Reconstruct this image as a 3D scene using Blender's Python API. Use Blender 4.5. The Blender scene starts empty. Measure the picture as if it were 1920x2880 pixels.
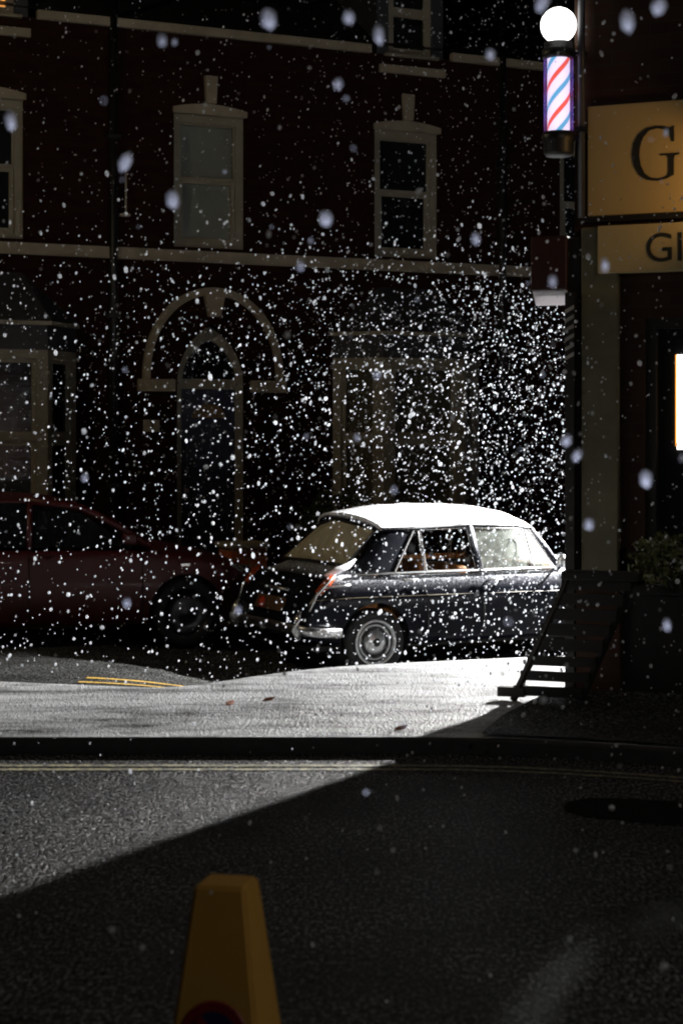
import bpy, bmesh, math, random
from mathutils import Vector, Matrix, noise as mnoise
R = math.radians
scene = bpy.context.scene
COL = scene.collection
rng = random.Random(7)

# ------------------------------------------------------------------ camera, world, light, exposure
cam_d = bpy.data.cameras.new('camera'); cam = bpy.data.objects.new('camera', cam_d); COL.objects.link(cam)
cam.location = (0, 0, 1.55); cam.rotation_euler = (R(90), 0, 0)
cam_d.sensor_fit = 'VERTICAL'; cam_d.sensor_height = 24; cam_d.lens = 41.667
cam_d.shift_y = -200/2880
cam_d.clip_start = 0.05; cam_d.clip_end = 2000
cam_d.dof.use_dof = True; cam_d.dof.focus_distance = 14.3; cam_d.dof.aperture_fstop = 2.7
scene.camera = cam

W = bpy.data.worlds.new("World"); scene.world = W; W.use_nodes = True
nt = W.node_tree
sky = nt.nodes.new('ShaderNodeTexSky'); sky.sky_type = 'NISHITA'; sky.sun_disc = False
sky.sun_elevation = R(-6); sky.sun_rotation = R(200)
bg = nt.nodes['Background']; nt.links.new(sky.outputs[0], bg.inputs[0]); bg.inputs[1].default_value = 0.012

vs = scene.view_settings
vs.view_transform = 'Standard'; vs.look = 'None'; vs.exposure = 0; vs.gamma = 1; vs.use_curve_mapping = False
scene.cycles.use_denoising = True
scene.cycles.sample_clamp_indirect = 4
scene.cycles.max_bounces = 8
scene.cycles.filter_width = 2.0

def lamp(name, kind, loc, power, color, radius=.08, aim=None, angle=None, blend=.5):
    d = bpy.data.lights.new(name, kind); o = bpy.data.objects.new(name, d); COL.objects.link(o)
    o.location = loc; d.energy = power; d.color = color; d.shadow_soft_size = radius
    if aim is not None:
        o.rotation_euler = Vector(aim).to_track_quat('-Z', 'Y').to_euler()
        d.spot_size = R(angle); d.spot_blend = blend
    return o
FLOOD = Vector((4.49, 16.17, 3.15))
FLOOD_AIM = Vector((-.60, -.78, -.20))
lamp('floodlight_beam', 'SPOT', FLOOD, 14500, (1, .98, .95), .085, FLOOD_AIM, 110, .4)
lamp('street_lamp_glow', 'POINT', (-7.6, 12.6, 6.2), 240, (1, .80, .50), .12)
lamp('near_fill_glow', 'POINT', (4.0, 1.5, 3.6), 140, (1, .95, .88), .12)  # added fill for the cone and the shaded near road
lamp('flake_fill_beam', 'SPOT', (0, 2.1, .03), 260, (.74, .77, 1), .04, (0, .9, 2.1), 56, .5)  # added fill from below for the flakes nearest the lens

# ------------------------------------------------------------------ helpers
def tag(o, label=None, cat=None, group=None, kind=None):
    if label: o['label'] = label
    if cat: o['category'] = cat
    if group: o['group'] = group
    if kind: o['kind'] = kind
    return o
def empty(name, loc=(0, 0, 0), rz=0, label=None, cat=None, group=None):
    o = bpy.data.objects.new(name, None); COL.objects.link(o)
    o.location = loc; o.rotation_euler = (0, 0, rz); o.empty_display_size = .1
    return tag(o, label, cat, group)
def build(name, bm, mat, parent=None, smooth=False, recalc=True):
    if recalc: bmesh.ops.recalc_face_normals(bm, faces=bm.faces)
    me = bpy.data.meshes.new(name); bm.to_mesh(me); bm.free()
    for m in (mat if isinstance(mat, (list, tuple)) else [mat]): me.materials.append(m)
    if smooth:
        for p in me.polygons: p.use_smooth = True
    o = bpy.data.objects.new(name, me); COL.objects.link(o)
    if parent is not None: o.parent = parent
    return o
def struct(name, bm, mat, smooth=False):
    return tag(build(name, bm, mat, None, smooth), kind='structure')
def box(bm, x0, x1, y0, y1, z0, z1, bev=0):
    if bev <= 0:
        v = [bm.verts.new((x, y, z)) for z in (z0, z1) for y in (y0, y1) for x in (x0, x1)]
        for f in ((0, 2, 3, 1), (4, 5, 7, 6), (0, 1, 5, 4), (2, 6, 7, 3), (0, 4, 6, 2), (1, 3, 7, 5)):
            bm.faces.new([v[i] for i in f])
        return bm
    t = bmesh.new(); box(t, x0, x1, y0, y1, z0, z1)
    bmesh.ops.bevel(t, geom=t.edges[:] , offset=bev, segments=2, affect='EDGES', profile=.5)
    me = bpy.data.meshes.new('tmp'); t.to_mesh(me); t.free(); bm.from_mesh(me); bpy.data.meshes.remove(me)
    return bm
def B(*a, **k): return box(bmesh.new(), *a, **k)
def tube(bm, pts, r, n=8, cap=True, rz=None):
    """a round bar along pts; r may be a list"""
    pts = [Vector(p) for p in pts]; rings = []
    for i, p in enumerate(pts):
        a = pts[max(i-1, 0)]; b = pts[min(i+1, len(pts)-1)]
        d = (b-a).normalized(); up = Vector((0, 0, 1)) if abs(d.z) < .95 else Vector((0, 1, 0))
        s = d.cross(up).normalized(); t = s.cross(d)
        ri = r[i] if isinstance(r, (list, tuple)) else r
        rings.append([bm.verts.new(p + s*ri*math.cos(6.28318*k/n) + t*(rz or ri)*math.sin(6.28318*k/n)) for k in range(n)])
    for A, C in zip(rings, rings[1:]):
        for k in range(n): bm.faces.new((A[k], A[(k+1) % n], C[(k+1) % n], C[k]))
    if cap: bm.faces.new(rings[0]); bm.faces.new(rings[-1])
    return bm
def lathe(bm, prof, n=32, M=None):
    """prof [(r,z)] turned about z, then moved by M"""
    M = M or Matrix(); rings = []
    for r, z in prof:
        if r < 1e-6: rings.append([bm.verts.new(M @ Vector((0, 0, z)))])
        else: rings.append([bm.verts.new(M @ Vector((r*math.cos(6.283185*k/n), r*math.sin(6.283185*k/n), z))) for k in range(n)])
    for A, C in zip(rings, rings[1:]):
        for k in range(n):
            l = (k+1) % n
            if len(A) == 1 and len(C) == 1: continue
            if len(A) == 1: bm.faces.new((A[0], C[k], C[l]))
            elif len(C) == 1: bm.faces.new((A[k], A[l], C[0]))
            else: bm.faces.new((A[k], A[l], C[l], C[k]))
    return bm
def prism(bm, poly, y0, y1):
    """poly [(x,z)] given thickness along y"""
    a = [bm.verts.new((x, y0, z)) for x, z in poly]; b = [bm.verts.new((x, y1, z)) for x, z in poly]
    bm.faces.new(a); bm.faces.new(b[::-1]); n = len(poly)
    for i in range(n): bm.faces.new((a[i], b[i], b[(i+1) % n], a[(i+1) % n]))
    return bm
def ribbon(bm, outer, inner, y0, y1):
    """an arch band between two (x,z) curves of equal length, given thickness along y"""
    q = [[bm.verts.new((x, y, z)) for x, z in c] for y in (y0, y1) for c in (outer, inner)]
    fo, fi, bo, bi = q; n = len(outer)
    for i in range(n-1):
        bm.faces.new((fo[i], fo[i+1], fi[i+1], fi[i])); bm.faces.new((bo[i], bi[i], bi[i+1], bo[i+1]))
        bm.faces.new((fo[i], bo[i], bo[i+1], fo[i+1])); bm.faces.new((fi[i], fi[i+1], bi[i+1], bi[i]))
    for i in (0, n-1): bm.faces.new((fo[i], fi[i], bi[i], bo[i]))
    return bm
def wall(bm, a0, a1, z0, z1, holes, depth=.2):
    """a wall in the x-z plane at y=0 with rectangular holes and their reveals"""
    xs = sorted({a0, a1} | {h[0] for h in holes} | {h[1] for h in holes}); zs = sorted({z0, z1} | {h[2] for h in holes} | {h[3] for h in holes})
    xs = [x for x in xs if a0 <= x <= a1]; zs = [z for z in zs if z0 <= z <= z1]
    V = {}
    def v(x, z):
        if (x, z) not in V: V[x, z] = bm.verts.new((x, 0, z))
        return V[x, z]
    for i in range(len(xs)-1):
        for j in range(len(zs)-1):
            cx, cz = (xs[i]+xs[i+1])/2, (zs[j]+zs[j+1])/2
            if any(h[0] < cx < h[1] and h[2] < cz < h[3] for h in holes): continue
            bm.faces.new((v(xs[i], zs[j]), v(xs[i+1], zs[j]), v(xs[i+1], zs[j+1]), v(xs[i], zs[j+1])))
    for h in holes:
        p = [(h[0], h[2]), (h[1], h[2]), (h[1], h[3]), (h[0], h[3])]
        for i in range(4):
            (x, z), (X, Z) = p[i], p[(i+1) % 4]
            bm.faces.new([bm.verts.new(q) for q in ((x, 0, z), (X, 0, Z), (X, depth, Z), (x, depth, z))])
    return bm
def ring(bm, x0, x1, z0, z1, w, y0, y1, wb=None):
    """a rectangular frame"""
    wb = wb or w
    box(bm, x0, x0+w, y0, y1, z0, z1); box(bm, x1-w, x1, y0, y1, z0, z1)
    box(bm, x0+w, x1-w, y0+.001, y1, z1-w, z1); box(bm, x0+w, x1-w, y0+.001, y1, z0, z0+wb)
    return bm
def lerp(a, b, t): return a+(b-a)*t
def sstep(t): t = max(0, min(1, t)); return t*t*(3-2*t)
def interp(tab, x):
    if x <= tab[0][0]: return tab[0][1]
    for (a, p), (b, q) in zip(tab, tab[1:]):
        if x <= b: return lerp(p, q, (x-a)/(b-a))
    return tab[-1][1]

# ------------------------------------------------------------------ materials
class N:
    def __init__(s, name):
        s.m = bpy.data.materials.new(name); s.m.use_nodes = True; s.t = s.m.node_tree
        s.b = s.t.nodes['Principled BSDF']; s.out = s.t.nodes['Material Output']
    def n(s, typ, **k):
        o = s.t.nodes.new('ShaderNode'+typ)
        for a, v in k.items():
            if a.startswith('_'): setattr(o, a[1:], v)
            else:
                key = int(a[1:]) if a[0] == 'i' and a[1:].isdigit() else a.replace('__', ' ')
                s.set(o.inputs[key], v)
        return o
    def set(s, sock, v):
        if isinstance(v, bpy.types.NodeSocket): s.t.links.new(v, sock)
        else: sock.default_value = v
    def p(s, **k):
        for a, v in k.items(): s.set(s.b.inputs[a.replace('__', ' ')], v)
        return s
    def coord(s, scale=(1, 1, 1)):
        c = s.n('TexCoord'); m = s.n('Mapping', Vector=c.outputs['Object'], Scale=scale); return m.outputs[0]
    def noise(s, vec, scale, detail=4, rough=.6):
        return s.n('TexNoise', Vector=vec, Scale=scale, Detail=detail, Roughness=rough).outputs[0]
    def ramp(s, fac, a, b, ca=(0, 0, 0, 1), cb=(1, 1, 1, 1)):
        r = s.n('ValToRGB', Fac=fac); e = r.color_ramp.elements
        e[0].position = a; e[1].position = b; e[0].color = ca; e[1].color = cb; return r.outputs[0]
    def mix(s, fac, a, b):
        m = s.n('Mix', _data_type='RGBA'); s.set(m.inputs[0], fac); s.set(m.inputs[6], a); s.set(m.inputs[7], b); return m.outputs[2]
    def bump(s, h, strength, dist=.01):
        return s.n('Bump', Height=h, Strength=strength, Distance=dist).outputs[0]
def c4(c): return (c[0], c[1], c[2], 1)
def plain(name, col, rough=.5, metal=0, coat=0, var=.25, scale=8, bump=0, spec=.5):
    k = N(name); v = k.coord(); f = k.ramp(k.noise(v, scale), .3, .7)
    k.p(Base__Color=k.mix(f, c4([x*(1-var) for x in col]), c4([min(1, x*(1+var)) for x in col])), Roughness=rough, Metallic=metal)
    k.b.inputs['Coat Weight'].default_value = coat; k.b.inputs['Coat Roughness'].default_value = .05
    k.b.inputs['Specular IOR Level'].default_value = spec
    if bump: k.p(Normal=k.bump(k.noise(v, scale*12), bump))
    return k.m
def glow(name, col, strength):
    k = N(name); k.p(Base__Color=c4(col), Emission__Color=c4(col), Emission__Strength=strength); return k.m
M = {}
M['stone'] = plain('painted_stone', (.31, .265, .19), .75, var=.18, scale=3, bump=.15)
M['frame'] = plain('cream_window_paint', (.27, .24, .175), .5, var=.12, scale=5)
M['slate'] = plain('roof_slate', (.035, .036, .04), .6, scale=4)
M['black'] = plain('black_iron_paint', (.012, .012, .012), .45)
M['dark'] = plain('dark_interior', (.01, .01, .01), .9)
M['navy'] = plain('navy_door_paint', (.02, .02, .055), .4, coat=.3)
M['blind'] = plain('grey_green_blind', (.46, .48, .45), .85, var=.1, scale=2)
M['net'] = plain('net_curtain', (.20, .18, .13), .9, var=.3, scale=14)
M['chrome'] = plain('chrome_trim', (.75, .75, .76), .2, .75, var=.08)
M['dullchrome'] = plain('worn_chrome', (.62, .63, .64), .3, 1, var=.2, scale=30)
M['rubber'] = plain('tyre_rubber', (.014, .014, .014), .75, scale=40)
M['leather'] = plain('tan_leather', (.50, .20, .05), .5, scale=20)
M['redlens'] = plain('red_lens', (.55, .05, .02), .15, coat=.5)
M['amberlens'] = plain('amber_red_lens', (.34, .05, .012), .15, coat=.5)
M['maroon'] = plain('dark_red_box_paint', (.03, .007, .006), .5)
M['wood'] = plain('dark_weathered_wood', (.011, .009, .007), .7, scale=15)
M['pilaster'] = plain('olive_render', (.13, .115, .068), .85, var=.2, scale=5, bump=.2)
M['signboard'] = plain('cream_gold_signboard', (.43, .31, .13), .6, var=.05, scale=2)
M['lettering'] = plain('dark_sign_lettering', (.012, .012, .010), .6)
M['concrete'] = plain('grey_concrete', (.12, .12, .115), .8, bump=.3)
M['leaf'] = plain('dark_leaf', (.035, .05, .02), .5, scale=30)
M['deadleaf'] = plain('brown_fallen_leaf', (.22, .075, .035), .6, scale=60)
M['coneorange'] = plain('faded_orange_cone_plastic', (.52, .28, .05), .6, var=.08, scale=6, bump=.05)
M['conered'] = plain('dull_red_sign', (.20, .008, .015), .5)
M['coneblue'] = plain('dark_blue_sign', (.012, .018, .06), .5)
M['lined'] = plain('coach_line_gold', (.05, .035, .012), .4)
M['plate'] = plain('brown_number_plate', (.10, .05, .02), .5)
M['grille'] = plain('pale_translucent_panel', (.6, .58, .56), .6)
M['globe'] = glow('lit_globe', (1, .98, .96), 5.0)
M['striplight'] = glow('lit_window_strip', (1, .93, .85), 3.2)
M['amberwin'] = glow('lit_amber_attic_pane', (1, .42, .10), .75)

def brick_mat(name, c1, c2, mort):
    k = N(name); c = k.n('TexCoord'); s = k.n('SeparateXYZ', Vector=c.outputs['Object'])
    v = k.n('CombineXYZ', X=s.outputs[0], Y=s.outputs[2]).outputs[0]
    b = k.n('TexBrick', Vector=v, Color1=c4(c1), Color2=c4(c2), Mortar=c4(mort), Scale=1.0, Mortar__Size=.006, Brick__Width=.225, Row__Height=.075)
    big = k.ramp(k.noise(c.outputs['Object'], 1.3), .3, .75)
    k.p(Base__Color=k.mix(big, k.mix(.35, b.outputs[0], (.03, .015, .012, 1)), b.outputs[0]), Roughness=.85, Normal=k.bump(b.outputs[1], -.5, .006)); k.b.inputs['Specular IOR Level'].default_value = 0
    return k.m
M['brick'] = brick_mat('dark_red_brick', (.028, .010, .007), (.018, .007, .005), (.016, .013, .011))
M['brick2'] = brick_mat('brown_shop_brick', (.06, .032, .022), (.045, .026, .02), (.05, .04, .03))
M['pierbrick'] = brick_mat('orange_red_pier_brick', (.60, .15, .07), (.48, .11, .055), (.35, .28, .2))

def pane_mat(name, tint=(.012, .014, .016)):
    k = N(name); k.p(Base__Color=c4(tint), Roughness=.06, IOR=1.5); return k.m
M['pane'] = pane_mat('dark_window_pane')
def clear_mat(name, w=.85, frost=0, col=(.8, .8, .8), rough=.05):
    """car and door glazing one can see through; frost = share of the pane dusted over"""
    k = N(name); gl = k.n('BsdfGlossy', Roughness=rough); tr = k.n('BsdfTransparent', Color=(.88, .89, .88, 1))
    fc = k.n('LayerWeight', Blend=.5).outputs[1]; f5 = k.n('Math', _operation='POWER', i0=fc, i1=5.0).outputs[0]; fr = k.n('Math', _operation='MULTIPLY_ADD', i0=f5, i1=.9, i2=.035); mx = k.n('MixShader', i0=fr.outputs[0], i1=tr.outputs[0], i2=gl.outputs[0]); last = mx
    if frost:
        v = k.coord(); df = k.n('BsdfDiffuse', Color=c4(col)); tl = k.n('BsdfTranslucent', Color=c4(col))
        sn = k.n('MixShader', i0=.62, i1=df.outputs[0], i2=tl.outputs[0])
        f = k.ramp(k.noise(v, 9, 6, .7), .25, .75, c4([max(0, frost-.25)]*3), c4([min(1, frost+.2)]*3))
        last = k.n('MixShader', i0=f, i1=mx.outputs[0], i2=sn.outputs[0])
    k.t.links.new(last.outputs[0], k.out.inputs[0]); return k.m
M['glass'] = clear_mat('clear_car_glass')
M['frostglass'] = clear_mat('frosted_side_glass', frost=.12, col=(.8, .88, .82))
M['rearglass'] = clear_mat('frosted_rear_glass', frost=.92, col=(.85, .78, .58))
M['screenglass'] = clear_mat('snowy_windscreen', frost=.42, col=(.85, .88, .86))
def snow_mat(name, transl=.0, col=(.86, .88, .92)):
    k = N(name); v = k.coord()
    nb = k.bump(k.noise(v, 120, 3), .25, .01)
    df = k.n('BsdfDiffuse', Color=c4(col), Normal=nb)
    last = df
    if transl:
        tl = k.n('BsdfTranslucent', Color=c4(col)); last = k.n('MixShader', i0=transl, i1=df.outputs[0], i2=tl.outputs[0])
    k.t.links.new(last.outputs[0], k.out.inputs[0]); return k.m
M['snow'] = snow_mat('settled_snow')
M['flake'] = snow_mat('airborne_snow', .72)

def asphalt_mat(name, base, snow=.0, streak=(1, 1, 1), glint=1.0, spec=.045, lit_end=0):
    k = N(name); v = k.coord(); vs_ = k.coord(streak)
    vg = k.coord((1, .38, 1)); grit = k.noise(vg, 70, 3, .72); mid = k.noise(v, 38, 3, .6); big = k.noise(vs_, 1.1, 5, .6)
    col = k.mix(k.ramp(grit, .40, .62), c4([x*.15 for x in base]), c4([x*2.1 for x in base]))
    wet = k.ramp(big, .38, .62)
    sn = k.n('Math', _operation='MULTIPLY', i0=k.ramp(k.noise(v, 120, 3, .65), .5, .68), i1=wet).outputs[0]
    if snow > 0:
        cov = k.n('Math', _operation='ADD', i0=k.n('Math', _operation='MULTIPLY', i0=k.ramp(k.noise(vs_, 2.3, 8, .70), .34, .60), i1=snow).outputs[0], i1=k.n('Math', _operation='MULTIPLY', i0=sn, i1=.22).outputs[0])
        if lit_end:   # more snow colour to the right and back, in place of stronger lamplight
            px = k.n('SeparateXYZ', Vector=v).outputs[0]; dr = k.n('MapRange', Value=px, i1=-.1, i2=1.1, i3=0.0, i4=lit_end).outputs[0]; py = k.n('SeparateXYZ', Vector=v).outputs[1]; dr = k.n('Math', _operation='MULTIPLY', i0=dr, i1=k.n('MapRange', Value=py, i1=9.5, i2=10.7).outputs[0]).outputs[0]
            cov = k.n('Math', _operation='ADD', i0=cov.outputs[0], i1=dr)
        cov.use_clamp = True; sn = cov.outputs[0]
    else:
        sn = k.n('Math', _operation='MULTIPLY', i0=k.ramp(k.noise(vg, 76, 3, .72), .50, .63), i1=k.n('MapRange', Value=big, i1=.35, i2=.65, i3=.08, i4=.34).outputs[0]).outputs[0]  # pale specks painted into the colour stand in for wet glints
    col = k.mix(sn, col, (.82, .84, .87, 1))
    rg = k.n('MapRange', Value=mid, i3=.12, i4=.38).outputs[0]
    h = k.n('Math', _operation='MULTIPLY_ADD', i0=mid, i1=.8, i2=grit).outputs[0]
    nb = k.bump(h, .86*glint, .018)
    df = k.n('BsdfDiffuse', Color=col, Normal=nb, Roughness=.6); gl = k.n('BsdfGlossy', Color=(.9, .9, .9, 1), Roughness=rg, Normal=nb)
    k.t.links.new(k.n('MixShader', i0=spec, i1=df.outputs[0], i2=gl.outputs[0]).outputs[0], k.out.inputs[0])
    return k.m
M['asphalt'] = asphalt_mat('wet_asphalt', (.017, .017, .018))
M['asphalt2'] = asphalt_mat('wet_far_asphalt', (.020, .020, .018), 0, spec=.03)
M['pave'] = asphalt_mat('snow_dusted_pavement', (.06, .06, .06), .64, (.6, 1.6, 1), spec=.07, lit_end=.5)
M['patch'] = plain('smooth_wet_tar', (.004, .004, .004), .9, spec=.1)
M['kerb'] = plain('kerb_stone', (.035, .035, .035), .7, scale=12, bump=.3)
def yellow_mat(name, col, lo, hi):
    k = N(name); v = k.coord(); f = k.ramp(k.noise(v, 26, 5, .75), lo, hi)
    k.p(Base__Color=k.mix(f, (.05, .05, .045, 1), c4(col)), Roughness=.5, Normal=k.bump(k.noise(v, 190), .6, .01)); return k.m
M['yellow'] = yellow_mat('worn_yellow_paint', (.44, .40, .22), .45, .64)
M['yellow2'] = yellow_mat('yellow_paint', (.58, .36, .06), .30, .52)

def paint_mat(name, col, snow):
    """gloss paint; settled snow dust lies where the panel faces up, thin and broken"""
    k = N(name); v = k.coord(); g = k.n('NewGeometry'); nz = k.n('SeparateXYZ', Vector=g.outputs['Normal']).outputs[2]
    pz = k.n('SeparateXYZ', Vector=v)
    up = k.n('MapRange', Value=nz, i1=.02, i2=.75).outputs[0]
    br = k.ramp(k.noise(v, 75, 4, .75), .40, .66)
    cov = k.n('Math', _operation='MULTIPLY', i0=up, i1=br).outputs[0]
    xm = k.n('MapRange', Value=pz.outputs[0], i1=-.40, i2=-.28).outputs[0]
    zm = k.n('MapRange', Value=pz.outputs[2], i1=.66, i2=.76).outputs[0]
    cov = k.n('Math', _operation='MULTIPLY', i0=cov, i1=k.n('Math', _operation='MULTIPLY', i0=xm, i1=zm).outputs[0]).outputs[0]
    cov = k.n('Math', _operation='MULTIPLY', i0=cov, i1=snow).outputs[0]
    drops = k.ramp(k.noise(v, 160, 2, .6), .62, .72)
    base = k.mix(cov, c4(col), (.8, .83, .9, 1))
    k.p(Base__Color=base, Roughness=k.n('MapRange', Value=cov, i3=.16, i4=.8).outputs[0], Normal=k.bump(drops, .06, .004))
    k.b.inputs['Specular IOR Level'].default_value = .10
    return k.m
M['blackpaint'] = paint_mat('black_car_paint_with_snow_dust', (.010, .011, .016), 1.0)
M['blackgloss'] = plain('black_car_gloss', (.010, .011, .015), .18, spec=.25)
M['redpaint'] = plain('dark_red_car_paint', (.07, .005, .007), .5, coat=.12, var=.1)

# ------------------------------------------------------------------ ground
def kerb_y(x):
    if x < .3: return 8.80
    if x < 1.35: return 8.80-.2*(x-.3)**2
    return 8.80-.2*1.05**2-.42*(x-1.35)
EDGE = [(-9, 11.0), (-3, 10.88), (-2.09, 10.85), (-1.52, 10.68), (-1.08, 10.56), (-.85, 10.68), (-.58, 11.05), (-.25, 11.40), (.09, 11.63), (.57, 11.82), (1.31, 12.09), (3, 12.5), (30, 14)]
def edge_y(x):
    return sum(interp(EDGE, x+d) for d in (-.12, -.06, 0, .06, .12))/5
def far_z(x, y):
    d = y-edge_y(x); A = lerp(.27, .335, sstep((x+2)/1.6)); L = lerp(5.0, 2.2, sstep((x+2)/1.6))
    return .02-A*min(1, max(0, d/L))
bm = B(-400, 400, -400, 400, -1.2, -.9); struct('ground', bm, M['concrete'])
def sheet(xs, rows):
    """rows(x) -> list of (y,z)"""
    bm = bmesh.new(); prev = None
    for x in xs:
        cur = [bm.verts.new((x, y, z)) for y, z in rows(x)]
        if prev:
            for i in range(len(cur)-1): bm.faces.new((prev[i], cur[i], cur[i+1], prev[i+1]))
        prev = cur
    return bm
XS = [-60, -30, -15, -8, -5]+[-4+.1*i for i in range(91)]+[6, 8, 12, 20, 40]
struct('near_road', sheet(XS, lambda x: [(y, -.01 if y < -10 else 0) for y in (-60, -20, 0, 4, 6, 8)]+[(kerb_y(x)+.02, 0)]), M['asphalt'])
struct('kerb', sheet(XS, lambda x: [(kerb_y(x), -.02), (kerb_y(x), .065), (kerb_y(x)+.006, .076), (kerb_y(x)+.02, .080), (kerb_y(x)+.03, .06)]), M['kerb'])
def pave_rows(x):
    a, b = kerb_y(x)+.016, edge_y(x)
    r = []
    for i in range(25):
        t = i/24; y = lerp(a, b, t)
        r.append((y, .082+.010*mnoise.noise(Vector((x*.8, y*2.1, 3)))*math.sin(3.14159*t)))
    return r+[(b+.01, .074), (b+.015, -.03)]
struct('pavement', sheet(XS, pave_rows), M['pave'], True)
struct('far_road', sheet(XS, lambda x: [(edge_y(x)+.012, .02)]+[(edge_y(x)+d, far_z(x, edge_y(x)+d)) for d in [.1*i for i in range(1, 56)]]+[(40, -.315), (300, -.6)]), M['asphalt2'], True)
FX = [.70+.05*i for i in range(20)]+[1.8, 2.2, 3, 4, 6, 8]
def shade_top(x): return interp([(.70, 8.86), (.86, 9.45), (1.2, 10.3), (1.375, 10.6)], x) if x < 1.375 else 10.6-.4245*(x-1.375)
struct('shop_shade_sheet', sheet(FX, lambda x: [(lerp(kerb_y(x)+.028, max(shade_top(x), kerb_y(x)+.03), i/8), .098) for i in range(9)]), M['asphalt'])  # dark sheet added where the pavement lies in the shop's shade
def line_strip(f0, f1, zf, xs):
    return sheet(xs, lambda x: [(f0(x), zf(x, f0(x))), (f1(x), zf(x, f1(x)))])
LX = [-30, -12, -6]+[-4+.1*i for i in range(61)]+[3, 6, 10]
bm = line_strip(lambda x: kerb_y(x)-.455, lambda x: kerb_y(x)-.405, lambda x, y: .004, LX)
b2 = line_strip(lambda x: kerb_y(x)-.355, lambda x: kerb_y(x)-.305, lambda x, y: .004, LX)
me = bpy.data.meshes.new('t'); b2.to_mesh(me); bm.from_mesh(me)
struct('double_yellow_line', bm, M['yellow'])
LX2 = [-1.72+.05*i for i in range(36)]
bm = line_strip(lambda x: 11.62+.10*(x+1.5), lambda x: 11.71+.10*(x+1.5), lambda x, y: far_z(x, y)+.005, LX2)
b2 = line_strip(lambda x: 11.98+.10*(x+1.5), lambda x: 12.08+.10*(x+1.5), lambda x, y: far_z(x, y)+.005, LX2)
me = bpy.data.meshes.new('t'); b2.to_mesh(me); bm.from_mesh(me)
struct('double_yellow_line', bm, M['yellow2'])
# dark tar patch in the near road
bm = bmesh.new(); c = Vector((1.30, 7.42)); pr = []
for i in range(48):
    a = 6.28318*i/48; k = 1+.22*mnoise.noise(Vector((math.cos(a)*1.6, math.sin(a)*1.6, 5)))
    pr.append(bm.verts.new((c.x+.40*k*math.cos(a), c.y+.24*k*math.sin(a)-.1*math.cos(a), .004)))
bm.faces.new(pr); struct('road_patch', bm, M['patch'])
# far pavement in front of the terrace
TH = R(25); ev = Vector((math.cos(TH), math.sin(TH), 0)); nv = Vector((math.sin(TH), -math.cos(TH), 0)); F0 = Vector((-1.55, 21.5, 0))
def fw(a, off, z=0): return F0+ev*a+nv*off+Vector((0, 0, z))
bm = bmesh.new()
q = [fw(-30, 1.45, -.18), fw(40, 1.45, -.18), fw(40, -.02, -.18), fw(-30, -.02, -.18)]; vv = [bm.verts.new(p) for p in q]; bm.faces.new(vv)
q2 = [fw(-30, 1.45, -.18), fw(40, 1.45, -.18), fw(40, 1.47, -.5), fw(-30, 1.47, -.5)]; bm.faces.new([bm.verts.new(p) for p in q2])
struct('far_pavement', bm, M['concrete'])

# ------------------------------------------------------------------ terrace of brick houses
Z0 = -.2; EAVE = 6.45
def seg_head(A0, A1, z, rise, band):
    n = 12; o = []; i_ = []
    for k in range(n+1):
        t = k/n; x = lerp(A0, A1, t); zz = rise*(1-(2*t-1)**2)
        o.append((x, z+band+zz)); i_.append((x, z))
    return o, i_
def sash_window(house, A0, A1, Z0w, Z1w, blind=None, key=True, y=0):
    """frame with sashes; the pane and any blind are its sub-parts"""
    f = bmesh.new(); zm = (Z0w+Z1w)/2+.03
    ring(f, A0, A1, Z0w, Z1w, .10, .075, .19, .07)
    ring(f, A0+.101, A1-.101, zm, Z1w-.101, .022, .10, .15, .032)
    ring(f, A0+.101, A1-.101, Z0w+.071, zm-.002, .05, .115, .17, .06)
    win = build('window', f, M['frame'], house)
    p = bmesh.new(); box(p, A0+.123, A1-.123, .128, .134, zm+.032, Z1w-.123); box(p, A0+.15, A1-.15, .142, .148, Z0w+.13, zm-.052)
    build('pane', p, M['glass'] if blind else M['pane'], win)
    if blind: build('blind', B(A0+.10, A1-.10, .172, .18, Z0w+.05, Z1w-.05), M[blind], win)
    o, i_ = seg_head(A0-.015, A1+.015, Z1w-.005, .06, .07)
    build('lintel', ribbon(bmesh.new(), o, i_, -.025, .09), M['stone'], house)
    if key:
        c = (A0+A1)/2; k = prism(bmesh.new(), [(c-.062, Z1w+.13), (c+.062, Z1w+.13), (c+.08, Z1w+.46), (c-.08, Z1w+.46)], -.06, .02)
        build('keystone', k, M['stone'], house)
    return win
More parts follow.
